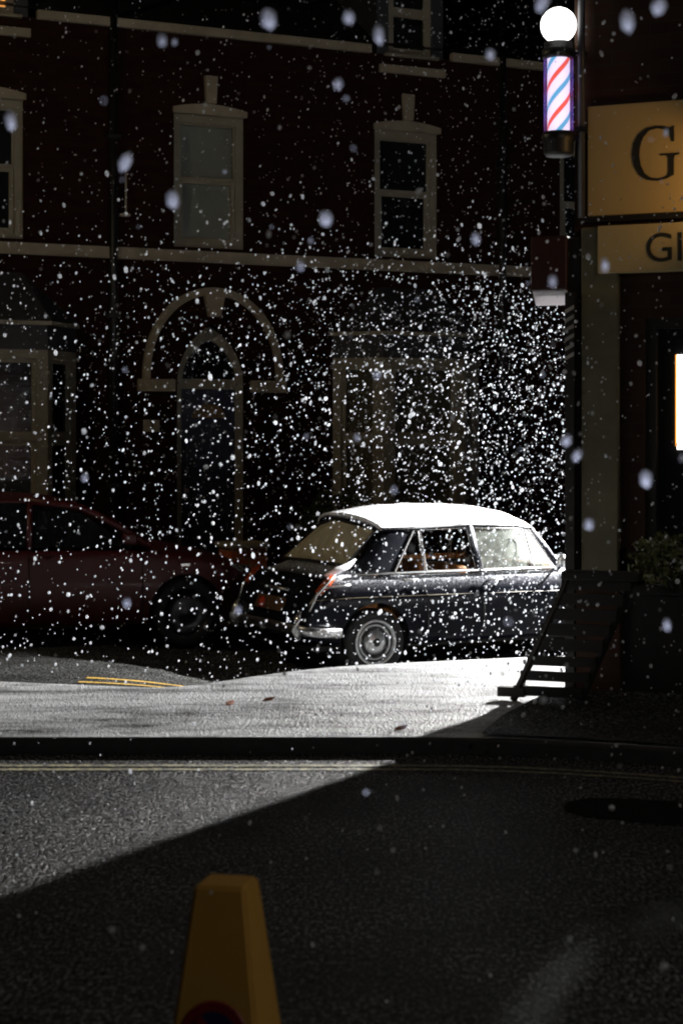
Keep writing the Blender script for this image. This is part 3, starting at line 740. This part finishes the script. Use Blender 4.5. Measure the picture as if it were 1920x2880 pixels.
build('steering_wheel', sw, M['black'], car, True)
build('dashboard', B(1.56, 1.72, -.62, .62, .66, .84, bev=.03), plain('wood_dashboard', (.14, .06, .025), .3, coat=.5), car)
build('floor_pan', B(-.5, 2.8, -.58, .58, .20, .24), M['dark'], car)

# --- the dark red hatchback
RY = R(19)
red = empty('red_car', (-.93, 16.55, -.245), RY, 'dark red hatchback parked behind the black vintage car', 'car')
def rprof(w, zb, T, deck, edge):
    f = (T-zb)/.62; z = lambda v: zb+v*f
    return [(0, zb), (w*.82, zb), (w*.95, z(.06)), (w, z(.24)), (w*.99, z(.42)), (w*.985, z(.54)), (w*.95, z(.60)), (w*.90, z(.625)), (w*.80, edge), (w*.4, deck), (0, deck+.01)]
RS = []
for x, w, zb, T, deck, edge in [(.0, .45, .30, .56, .57, .56), (-.03, .58, .22, .60, .62, .605), (-.15, .72, .18, .67, .71, .68), (-.35, .79, .17, .73, .78, .745), (-.7, .82, .17, .80, .86, .82), (-1.02, .83, .17, .845, .92, .88),
        (-1.10, .83, .17, .855, .62, .62), (-1.2, .83, .17, .86, .55, .55), (-2.0, .835, .17, .875, .50, .50), (-3.2, .83, .17, .89, .5, .5), (-3.5, .82, .18, .89, .62, .62), (-3.6, .80, .20, .88, .9, .89), (-3.8, .76, .24, .83, .84, .835), (-3.86, .70, .30, .74, .74, .74)]:
    RS.append((x, rprof(w, zb, T, deck, edge)))
RW = [(-.72, .72, .30), (-3.15, .72, .30)]
body_shell('body', RS, M['redpaint'], red, RW, .335)
for wx in (-.72, -3.15):
    for s in (-1, 1): wheel(red, wx, s*.715, .295, .295, .20, s, .18, 'alloy')
    build('wheel_well', lathe(bmesh.new(), [(.33, -.74), (.33, .74)], 32, Matrix.Translation((wx, 0, .30)) @ Matrix.Rotation(R(90), 4, 'X')), M['dark'], red)
RRP = [(-1.50, .56, 1.19, 1.225), (-1.75, .60, 1.255, 1.31), (-2.1, .61, 1.285, 1.345), (-2.6, .61, 1.285, 1.35), (-3.1, .60, 1.26, 1.325), (-3.45, .57, 1.20, 1.25)]
bm = bmesh.new(); prev = None
for x, ye, ze, zc in RRP:
    row = [bm.verts.new((x, sy*ye, ze+(zc-ze)*(1-abs(sy)**2.4))) for sy in YT]
    if prev:
        for a_, b_, c_, d_ in zip(prev, prev[1:], row[1:], row): bm.faces.new((a_, b_, c_, d_))
    prev = row
ro = build('roof', bm, M['redpaint'], red, True); m = ro.modifiers.new('s', 'SOLIDIFY'); m.thickness = .03; m.offset = -1; m = ro.modifiers.new('u', 'SUBSURF'); m.levels = 2; m.render_levels = 2
def ry(z): return lerp(.775, .595, (z-.87)/.40)
for s in (-1, 1):
    for nm, P in {'front_door_window': [(-1.18, .875), (-1.66, 1.185), (-2.02, 1.262), (-2.06, .885)], 'rear_door_window': [(-2.12, .885), (-2.09, 1.265), (-2.9, 1.25), (-3.05, .90)], 'quarter_window': [(-3.10, .90), (-2.97, 1.245), (-3.2, 1.20), (-3.42, .92)]}.items():
        build(nm, panel(bmesh.new(), [(x, s*ry(z), z) for x, z in P]), M['pane'], red)
    bp = bmesh.new(); tube(bp, [(-1.02, s*.77, .865), (-1.35, s*.665, 1.08), (-1.62, s*.60, 1.215), (-2.1, s*.608, 1.285)], .034, 8); build('pillar', bp, M['redpaint'], red, True); bp = bmesh.new(); tube(bp, [(-2.09, s*.775, .87), (-2.06, s*.61, 1.27)], .026, 6); build('pillar', bp, M['redpaint'], red, True); bp = bmesh.new(); tube(bp, [(-3.52, s*.75, .90), (-3.3, s*.64, 1.14), (-3.1, s*.60, 1.25)], .06, 8)
    build('pillar', bp, M['redpaint'], red, True)
    hl = bmesh.new(); panel(hl, [(-.06, s*.60, .60), (-.20, s*.735, .64), (-.30, s*.755, .70), (-.12, s*.60, .675)], .03); build('headlight', hl, M['chrome'], red)
    build('glint_sliver', B(-.78, -.70, s*.824-.006, s*.824+.006, .70, .725), M['chrome'], red)  # chrome sliver added to give the pale glint on the wing
    mb = bmesh.new(); box(mb, -1.30, -1.18, s*.82-.06*(1-s)/2-.03, s*.82+.06*(1+s)/2+.03, .90, 1.0, bev=.02); build('door_mirror', mb, M['redpaint'], red, True)
    for hx in (-2.0, -3.0): build('door_handle', tube(bmesh.new(), [(hx-.08, s*.825, .80), (hx, s*.845, .803), (hx+.08, s*.825, .80)], .012, 6), M['redpaint'], red, True)
    for sx in (-1.12, -2.1, -3.1): build('door_seam', tube(bmesh.new(), [(sx, s*.822, .82), (sx, s*.837, .55), (sx, s*.83, .28)], .004, 4), M['dark'], red)
build('windscreen', panel(bmesh.new(), [(-1.05, -.72, .88), (-1.0, 0, .93), (-1.05, .72, .88), (-1.58, .56, 1.19), (-1.55, 0, 1.225), (-1.58, -.56, 1.19)]), M['pane'], red)
build('rear_window', panel(bmesh.new(), [(-3.58, -.65, .92), (-3.58, .65, .92), (-3.44, .56, 1.20), (-3.44, -.56, 1.20)]), M['pane'], red)
build('grille', B(.0, .006, -.35, .35, .36, .48), M['black'], red)

# ------------------------------------------------------------------ corner shop on the right
SH = R(-23); C0 = Vector((1.375, 10.5, .08)); se = Vector((math.cos(SH), math.sin(SH), 0)); sn_ = Vector((math.sin(SH), -math.cos(SH), 0))
shop = empty('corner_shop', C0, SH, 'dark corner shop with olive pilaster and pale fascia at the right edge', 'shop')
def sz(z): return z-.08
HOLES = [(.42, 1.00, sz(.84), sz(2.26)), (1.035, 1.085, sz(1.33), sz(1.56)), (1.10, 1.40, sz(1.275), sz(1.385)), (.31, .62, sz(.735), sz(.835))]  # all but the first are gaps added to pass beam light onto the road
w = bmesh.new(); wall(w, .0, 8.5, 0, 7.6, HOLES, .22); build('wall', w, M['brick2'], shop)
# side wall turning away behind the corner, with its thickness
sd = Vector((math.cos(R(52)), math.sin(R(52)), 0)); loc = Matrix.Rotation(-SH, 4, 'Z') @ sd
w = bmesh.new(); p0 = Vector((0, 0, 0)); p1 = loc*1.0; t_ = Vector((.22, 0, 0))
for a_, b_ in ((p0, p1), (p0+t_+loc*.25, p1+t_), (p1, p1+t_)):
    w.faces.new([w.verts.new(x) for x in (a_, b_, b_+Vector((0, 0, 7.6)), a_+Vector((0, 0, 7.6)))])
build('side_wall', w, M['brick2'], shop)
build('roof', B(-.15, 8.5, -.15, 4.0, 7.61, 7.75), M['slate'], shop)
build('pilaster', B(.055, .275, -.06, .003, sz(.70), sz(2.80), bev=.008), M['pilaster'], shop)
build('pilaster_base', B(.03, .30, -.09, .003, 0, sz(.69), bev=.01), M['brick2'], shop)
build('corner_post', B(-.05, .045, -.035, .06, 0, sz(2.75), bev=.006), M['wood'], shop)
wf = bmesh.new(); ring(wf, .42, 1.00, sz(.84), sz(2.26), .06, .02, .10); shw = build('shop_window', wf, M['wood'], shop)
build('pane', B(.48, .94, .07, .076, sz(.90), sz(2.20)), M['pane'], shw)
build('lit_strip', B(.597, .70, .045, .06, sz(1.50), sz(2.05)), M['striplight'], shw); build('amber_edge', B(.588, .5965, .047, .06, sz(1.52), sz(2.05)), glow('amber_strip_edge', (1, .38, .05), 1.6), shw)
build('window_back', B(.35, .98, .30, .33, sz(.86), sz(2.4)), M['dark'], shop)
k_ = N('beam_mottle_glass'); t_n = k_.n('BsdfTransparent', Color=k_.mix(k_.ramp(k_.noise(k_.coord((1, 1, 1.5)), 24, 5, .75), .46, .56), (.0, .0, .0, 1), (.42, .43, .42, 1))); k_.t.links.new(t_n.outputs[0], k_.out.inputs[0])
for x0, x1, z0, z1 in HOLES[1:]: build('beam_gap_pane', B(x0, x1, .06, .066, z0, z1), k_.m, shop)  # added panes that dim the beam and break up its road patches
build('stall_riser', B(.30, 8.4, -.05, .003, 0, sz(.66)), M['wood'], shop)
build('sill', B(.30, 1.7, -.10, .003, sz(.665), sz(.72), bev=.008), M['wood'], shop)
# drainpipe at the corner
t = empty('drainpipe', C0+se*.055+sn_*.05+Vector((0, 0, 2.78)), SH, 'slim dark drainpipe running up beside the barber pole', 'drainpipe')
build('pipe', tube(bmesh.new(), [(0, 0, 0), (0, 0, 4.3)], .022, 10), plain('grey_pipe', (.06, .06, .065), .35), t, True)
for z in (.5, 1.5, 2.5): build('pipe_clip', B(-.03, .03, -.028, .05, z, z+.03), M['black'], t)
# signs
t = empty('fascia_sign', C0+se*.09+Vector((0, 0, sz(2.865)))+sn_*.004, SH, 'large pale gold fascia board with a big dark serif G', 'shop sign')
build('board', B(0, 2.6, -.045, 0, 0, .645, bev=.006), M['signboard'], t)
GP = [(1440,945),(1467,935),(1467,1040),(1450,1040),(1440,1000),(1410,960),(1360,945),(1310,955),(1270,1000),(1250,1060),(1245,1120),(1255,1190),(1280,1245),(1320,1275),(1365,1282),(1400,1275),(1425,1262),(1430,1240),(1430,1150),(1420,1132),(1377,1130),(1377,1118),(1500,1118),(1500,1130),(1472,1135),(1466,1150),(1466,1265),(1420,1288),(1360,1300),(1300,1292),(1245,1255),(1210,1190),(1197,1120),(1205,1040),(1235,980),(1290,938),(1350,928),(1400,932)]
k = .318/372
G = [(.265+(x-1197)*k*1.07, .185+(1300-y)*k) for x, y in GP]
g = bmesh.new(); prism(g, G, -.050, -.0455)
build('lettering', g, M['lettering'], t)
text_mesh('lettering', 'a', .36, M['lettering'], t, (.575, .19), -.048, .002, 'LEFT')
build('lower_moulding', B(-.02, 2.6, -.05, 0, -.035, -.003), M['black'], t)
t = empty('lower_sign', C0+se*.165+Vector((0, 0, sz(2.525))), SH, 'smaller cream board reading GI under the large fascia sign', 'shop sign')
build('board', B(0, 2.3, -.10, -.004, 0, .275, bev=.004), plain('pale_cream_signboard', (.40, .31, .15), .6, var=.05), t)
text_mesh('lettering', 'GI', .238, M['lettering'], t, (.275, .055), -.102, .002, 'LEFT', .0)
t = empty('sign_lamp', C0+se*1.45+sn_*.45+Vector((0, 0, 3.0)), SH, 'gooseneck lamp over the shop fascia', 'lamp')
build('arm', tube(bmesh.new(), [(0, .44, .32), (0, .2, .42), (0, .0, .30), (0, 0, .16)], .012, 8), M['black'], t, True); build('lamp_shade', lathe(bmesh.new(), [(.02, .17), (.06, .13), (.09, .05)], 20), M['black'], t, True)
lamp('sign_lamp_bulb', 'SPOT', C0+se*1.15+sn_*.42+Vector((0, 0, 2.93)), 10.5, (1, .58, .20), .05, -se*.75-sn_*.42+Vector((0, 0, .02)), 80, .7)
# red-brown projecting box with pale sloped underside
t = empty('projecting_box', C0+Vector((-.10, .12, sz(2.44))), SH, 'dark red projecting box with a pale sloped underside below the barber pole', 'sign box')
build('box', B(-.11, .11, -.14, .14, 0, .32, bev=.008), M['maroon'], t)
pl = bmesh.new(); q = [(-.10, -.13, -.004), (.11, -.13, -.004), (.085, .02, -.075), (-.125, .02, -.075)]
panel(pl, q, .008); k_ = N('pale_glowing_panel'); df_ = k_.n('BsdfDiffuse', Color=(.6, .58, .6, 1)); tl_ = k_.n('BsdfTranslucent', Color=(.6, .58, .6, 1)); mx_ = k_.n('MixShader', i0=.5, i1=df_.outputs[0], i2=tl_.outputs[0]); k_.t.links.new(mx_.outputs[0], k_.out.inputs[0])
build('underside_panel', pl, k_.m, t)
# post with painted diagonal stripes
t = empty('striped_post', C0+Vector((-.03, -.06, 0)), SH, 'slim dark corner post with grey diagonal stripes near its top', 'post')
build('post', B(-.028, .028, -.028, .028, 0, sz(2.42)), M['wood'], t)
sb = bmesh.new()
for i in range(6):
    z = sz(2.02)+.055*i; prism(sb, [(-.027, z), (.027, z+.03), (.027, z+.052), (-.027, z+.022)], -.0305, -.0285)
build('stripes', sb, plain('grey_stripe_paint', (.35, .33, .30), .5), t)
# barber pole
BP = Vector((1.275, 10.46, 3.225))
t = empty('barber_pole', BP, 0, 'lit red white and blue barber pole topped by a glowing white globe', 'barber pole')
def ltz(prof_, mat, name, par, n=36): return build(name, lathe(bmesh.new(), prof_, n), mat, par, True)
ltz([(0, .0), (.075, .0), (.088, .02), (.088, .075), (.098, .09), (.098, .12), (.09, .14), (0, .141)], M['black'], 'base_cap', t)
ltz([(0, .572), (.09, .573), (.098, .585), (.098, .625), (.084, .63), (.084, .668), (.05, .675), (0, .676)], M['black'], 'top_cap', t)
ltz([(0, .66)]+[(.105*math.sin(3.14159*i/24), .77-.105*math.cos(3.14159*i/24)) for i in range(3, 24)]+[(0, .875)], M['globe'], 'globe', t)
k_ = N('lit_barber_stripes'); tc = k_.n('TexCoord'); sp_ = k_.n('SeparateXYZ', Vector=tc.outputs['Object'])
an = k_.n('Math', _operation='ARCTAN2', i0=sp_.outputs[1], i1=sp_.outputs[0]).outputs[0]
ph = k_.n('Math', _operation='MULTIPLY_ADD', i0=an, i1=-2/6.283185, i2=k_.n('Math', _operation='MULTIPLY_ADD', i0=sp_.outputs[2], i1=4.35, i2=.43).outputs[0]).outputs[0]
fr_ = k_.n('Math', _operation='FRACT', i0=ph).outputs[0]
cr = k_.n('ValToRGB', Fac=fr_); el = cr.color_ramp; el.interpolation = 'CONSTANT'
wht, rd, bl, vi = (.95, .88, 1, 1), (.85, .12, .07, 1), (.12, .42, .60, 1), (.26, .08, .55, 1)
cols = [(0, rd), (.13, wht), (.25, wht), (.5, bl), (.62, wht)]
e0 = el.elements; e0[0].position = 0; e0[0].color = rd; e0[1].position = .17; e0[1].color = wht
for p_, c_ in ((.5, bl), (.67, wht)):
    x_ = e0.new(p_); x_.color = c_
k_.p(Base__Color=cr.outputs[0], Emission__Color=cr.outputs[0], Emission__Strength=1.15)
ltz([(0, .141), (.066, .142), (.066, .572), (0, .5725)], k_.m, 'striped_cylinder', t)
g_ = N('violet_glass_tube'); tr_ = g_.n('BsdfTransparent', Color=(.92, .86, 1, 1)); gl_ = g_.n('BsdfGlossy', Roughness=.1, Color=(.6, .5, 1, 1)); lw = g_.n('LayerWeight', Blend=.35)
tl_ = g_.n('BsdfTranslucent', Color=(.45, .25, .95, 1)); m1_ = g_.n('MixShader', i0=.5, i1=gl_.outputs[0], i2=tl_.outputs[0])
mx_ = g_.n('MixShader', i0=lw.outputs[1], i1=tr_.outputs[0], i2=m1_.outputs[0]); g_.t.links.new(mx_.outputs[0], g_.out.inputs[0])
ltz([(.086, .142), (.086, .572)], g_.m, 'glass_tube', t)
for z in (.10, .61): build('bracket', tube(bmesh.new(), [(.08, 0, z), (.17, .02, z), (.19, .1, z)], .014, 8), M['black'], t, True)

# slatted frame leaning at the corner
t = empty('slatted_frame', (1.13, 10.0, .083), R(-20), 'dark slatted wooden frame standing at the shop corner, lower gaps lit', 'slatted frame')
sl = bmesh.new()
def lean(z): return -.17+.30*z/.68
tube(sl, [(lean(0), 0, 0), (lean(.70), .05, .70)], .024, 6); build('rail', sl, M['wood'], t)
build('rail', tube(bmesh.new(), [(lean(0)+.38, .02, 0), (lean(.70)+.36, .07, .70)], .024, 6), M['wood'], t)
for i in range(8):
    z = .03+.086*i; x0 = lean(z)
    if i in (0,): h_ = .07
    build('slat', B(x0-.01, x0+.38, -.012+.07*z, .012+.07*z, z, z+(.066 if i > 2 else .055)), M['wood'], t)
build('foot', B(-.26, -.10, -.02, .05, 0.02, .075, bev=.006), M['wood'], t)
build('cap', B(lean(.72)-.04, lean(.72)+.40, -.02, .10, .69, .74, bev=.008), M['wood'], t)

# planting outside the shop window, dried leaves at its foot
shrub('window_plant', C0+se*.62+sn_*.12+Vector((0, 0, sz(.72))), .26, .15, 520, .06, 'straggly plant on the sill under the shop window', 'plant', plain('pale_dusty_leaf', (.12, .13, .05), .5, scale=30), 9)

# fallen leaves on the snow
for i, (x, y, a, lb) in enumerate([(.30, 9.02, 20, 'orange fallen leaf near the kerb edge of the snowy pavement'), (-.62, 9.87, 60, 'pale brown fallen leaf left of centre on the snowy pavement'), (-.41, 10.02, 10, 'brown fallen leaf below the rear bumper on the snowy pavement')]):
    t = bmesh.new(); pts = [(-.05, 0, 0), (-.02, .022, .010), (.02, .026, .012), (.055, 0, .016), (.02, -.026, .006), (-.02, -.022, .004)]
    a_ = [t.verts.new(p) for p in pts]; b_ = [t.verts.new((p[0], p[1], p[2]+.002)) for p in pts]
    t.faces.new(a_[::-1]); t.faces.new(b_)
    for j in range(6): t.faces.new((a_[j], a_[(j+1) % 6], b_[(j+1) % 6], b_[j]))
    o = build('fallen_leaf', t, M['deadleaf']); o.scale = (.75, .75, .75); o.location = (x, y, .089); o.rotation_euler = (R(12), R(-8), R(a)); tag(o, lb, 'leaf', 'fallen leaves on the pavement')

# ------------------------------------------------------------------ no-waiting cone in the near road
t = empty('traffic_cone', (-.276, 4.28, 0), R(-13), 'four sided orange traffic cone with a round red and blue sign, in the near road', 'traffic cone')
def frus(w0, w1, z0, z1, bev):
    b = bmesh.new(); v0 = [b.verts.new((x*w0, y*w0, z0)) for x, y in ((-1, -1), (1, -1), (1, 1), (-1, 1))]; v1 = [b.verts.new((x*w1, y*w1, z1)) for x, y in ((-1, -1), (1, -1), (1, 1), (-1, 1))]
    b.faces.new(v0[::-1]); b.faces.new(v1)
    for i in range(4): b.faces.new((v0[i], v0[(i+1) % 4], v1[(i+1) % 4], v1[i]))
    bmesh.ops.bevel(b, geom=b.edges[:], offset=bev, segments=3, affect='EDGES'); return b
build('body', frus(.119, .062, .03, .492, .007), M['coneorange'], t, True).data.set_sharp_from_angle(angle=R(28))
build('base', B(-.19, .19, -.19, .19, 0, .035, bev=.012), M['rubber'], t)
fn = math.atan2(.057, .462); MF = Matrix.Translation((0, -.1043, .150)) @ Matrix.Rotation(R(90)-fn, 4, 'X')
disc = build('sign_disc', lathe(bmesh.new(), [(0, .004), (.080, .004), (.082, .002), (.082, -.01)], 40, MF), M['conered'], t)
build('blue_field', lathe(bmesh.new(), [(0, .0062), (.058, .0062), (.058, .003)], 40, MF), M['coneblue'], disc)
bar = B(-.010, .010, -.056, .056, .0064, .0078); bar.transform(MF @ Matrix.Rotation(R(45), 4, 'Z')); build('red_bar', bar, M['conered'], disc)

# ------------------------------------------------------------------ lamps outside the picture that light it
t = empty('floodlight_post', (4.85, 16.62, -.3), 0, 'tall post with a hooded floodlight behind the shop corner', 'floodlight')
build('post', tube(bmesh.new(), [(0, 0, 0), (0, 0, 3.66), (-.15, -.2, 3.72)], .05, 12), M['black'], t)
hd = bmesh.new(); o_ = FLOOD-Vector((4.85, 16.62, -.3)); az = [R(x) for x in range(199, 301, 6)]; rim = [o_+Vector((.6*math.cos(a), .6*math.sin(a), 0)) for a in az]
tp = [hd.verts.new(p+Vector((0, 0, .16))) for p in rim]; lo = [hd.verts.new(p+Vector((0, 0, -.062))) for p in rim]
for i in range(len(rim)-1): hd.faces.new((tp[i], tp[i+1], lo[i+1], lo[i]))
bk = [o_+Vector((.22*math.cos(R(a)), .22*math.sin(R(a)), 0)) for a in (75,)]
k0 = [hd.verts.new(bk[0]+Vector((0, 0, z))) for z in (.16, -.45)]; lo2 = hd.verts.new(rim[0]+Vector((0, 0, -.45)))
hd.faces.new((k0[0], tp[0], lo[0], lo2, k0[1])); hd.faces.new(tp+[k0[0]])
build('lamp_housing', hd, M['black'], t)  # rim and side cheek shaped to cut the beam off houses and red car
t = empty('near_fill_lamp', (4.6, 1.5, 0), 0, 'added lamp on the near side that lights the cone and road', 'street lamp')  # unseen post added to carry the cone's fill lamp
build('post', tube(bmesh.new(), [(0, 0, 0), (0, 0, 3.5), (-.2, 0, 3.75), (-.6, 0, 3.8)], .05, 10), M['black'], t); build('lamp_head', B(-.75, -.45, -.1, .1, 3.74, 3.82, bev=.02), M['black'], t)
t = empty('street_lamp', (-8.4, 12.6, -.1), 0, 'street lamp on the left side of the street', 'street lamp')
build('post', tube(bmesh.new(), [(0, 0, 0), (0, 0, 6.3), (.3, 0, 6.6), (.9, 0, 6.65)], .06, 10), M['black'], t); build('lamp_head', B(.55, 1.05, -.1, .1, 6.56, 6.66, bev=.02), M['black'], t)
t = empty('flake_fill_fitting', (0, 2.1, .0), 0, 'added uplight in the near road that lights the nearest flakes', 'uplight')  # unseen fitting added to hold the flakes' fill beam
build('rim', lathe(bmesh.new(), [(.10, 0), (.10, .012), (.075, .014), (.075, .004)], 28), M['chrome'], t)

# ------------------------------------------------------------------ falling snow
_ib = bmesh.new(); bmesh.ops.create_icosphere(_ib, subdivisions=1, radius=1); IV = [v.co.copy() for v in _ib.verts]; IF = [[v.index for v in f.verts] for f in _ib.faces]; _ib.free()
def flake_geo(V, F, c, r, rr):
    d = Vector((rr.gauss(-.25, .35), rr.gauss(0, .3), -1)).normalized(); q = d.to_track_quat('Z', 'Y').to_matrix().to_4x4()
    m = Matrix.Translation(c) @ q @ Matrix.Diagonal((r*rr.uniform(.8, 1.15), r*rr.uniform(.75, 1.1), r*rr.uniform(1.0, 1.6), 1)); n = len(V)
    V.extend(m @ v for v in IV); F.extend([i+n for i in f] for f in IF)
def flake_mesh(name, items, rr):
    V, F = [], []
    for c, r in items: flake_geo(V, F, c, r, rr)
    me = bpy.data.meshes.new(name); me.from_pydata(V, [], F); me.materials.append(M['flake'])
    for p in me.polygons: p.use_smooth = True
    return me
carinv = (Matrix.Translation((AX.x, AX.y, -.314)) @ Matrix.Rotation(CY, 4, 'Z')).inverted()
redinv = (Matrix.Translation((-.93, 16.55, -.245)) @ Matrix.Rotation(RY, 4, 'Z')).inverted()
def free(p):
    q = carinv @ p
    if -.8 < q.x < 3.2 and abs(q.y) < .85 and q.z < 1.45: return False
    q = redinv @ p
    if -4 < q.x < .1 and abs(q.y) < .9 and q.z < 1.42: return False
    if (p-F0).dot(nv) < .7: return False
    d = p-C0
    if d.dot(se) > -.1 and d.dot(sn_) < .25 and (d.x*math.sin(R(52))-d.y*math.cos(R(52))) > -.05: return False
    if p.y < 8.6 and p.z < .03: return False
    g = .10 if kerb_y(p.x) < p.y < edge_y(p.x) else (0 if p.y < 9 else far_z(p.x, p.y))
    return p.z > g+.02
pts = []
r2 = random.Random(21)
while len(pts) < 21000:
    Y = (r2.uniform(2.2**3, 20.5**3))**(1/3)
    if Y < 9 and r2.random() < .5: continue
    if (Y > 17 or Y < 9) and r2.random() < .35: continue
    X = r2.uniform(-.26, .26)*Y; Z = 1.55+r2.uniform(-.36, .30)*Y
    if Z < -.4: continue
    p = Vector((X, Y, Z))
    if Z > 2.9 and r2.random() < .76: continue
    if r2.random() > lerp(.34, 1, sstep((X+2.4)/4.2)): continue
    if Y < 6 and r2.random() < .5: continue
    if not free(p): continue
    base = .0046 if Y > 8 else .0035
    pts.append((p, base*math.exp(r2.gauss(-.05, .42))))
n0 = len(pts)
while len(pts) < n0+2600:      # extra flakes crowd the air by the shop corner
    p = Vector((r2.gauss(1.5, .75), r2.uniform(11, 16.5), r2.uniform(-.2, 2.9)))
    if free(p): pts.append((p, .0045*math.exp(r2.gauss(-.05, .42))))
def seen(p): return abs(p.x/p.y) < .19 and -.325 < (p.z-1.55)/p.y < .245
def flood(p):
    d = p-FLOOD; a = d.normalized().dot(FLOOD_AIM.normalized())
    return d.length < 13 and a > .68
cand = sorted([i for i, (p, r) in enumerate(pts) if seen(p) and p.y > 8.5 and flood(p)], key=lambda i: -pts[i][1]/pts[i][0].y)[:270]
solo = set(cand)
sn_o = bpy.data.objects.new('falling_snow', flake_mesh('falling_snow', [q for i, q in enumerate(pts) if i not in solo], r2)); COL.objects.link(sn_o)
tag(sn_o, 'fine snow falling through the lamplight over the whole street', 'snow', kind='stuff')
protos = [flake_mesh('snowflake', [(Vector((0, 0, 0)), 1)], r2) for k in range(6)]
def put_flake(p, r, k, label, group):
    o = bpy.data.objects.new('snowflake', protos[k % 6]); COL.objects.link(o); o.location = p; o.scale = (r, r, r*(1.2 if group.startswith('blurred') else 1)); tag(o, label, 'snowflake', group)
for n_, i in enumerate(cand):
    put_flake(pts[i][0], pts[i][1], n_, 'bright white snowflake falling through the lamplight near the cars', 'snowflakes in the lamplight')
# large soft flakes close to the lens
NEAR = [(.755, .053, 1.5, .0058), (.98, .049, 1.6, .0052), (1.065, .098, 1.55, .0052), (.456, .113, 1.4, .003), (.95, .236, 1.5, .0036), (.353, .456, 1.8, .0060), (.486, .561, 1.7, .0056), (.916, .615, 1.6, .0058), (.031, .340, 1.6, .0056),
        (1.763, .059, 1.45, .0062), (1.851, .018, 1.45, .006), (1.525, .006, 1.55, .0052), (1.337, .671, 1.7, .0036), (1.378, .153, 1.6, .004), (1.70, .745, 1.6, .0036), (1.553, .790, 1.5, .003), (1.592, 1.239, 1.6, .0042), (1.622, 1.28, 1.5, .003), (1.815, 1.347, 1.6, .005), (1.655, 1.475, 1.5, .0036), (1.874, 1.757, 1.5, .003), (.845, .747, 1.5, .0026)]
for n_, (u, v, D, r) in enumerate(NEAR):
    D *= 1.85; r *= 1.95
    p = Vector(((u*1000-960)/5000*D, D, 1.55+(1240-v*1000)/5000*D))
    put_flake(p, r, n_, 'large soft out-of-focus snowflake drifting close in front of the dark buildings', 'blurred snowflakes close by')
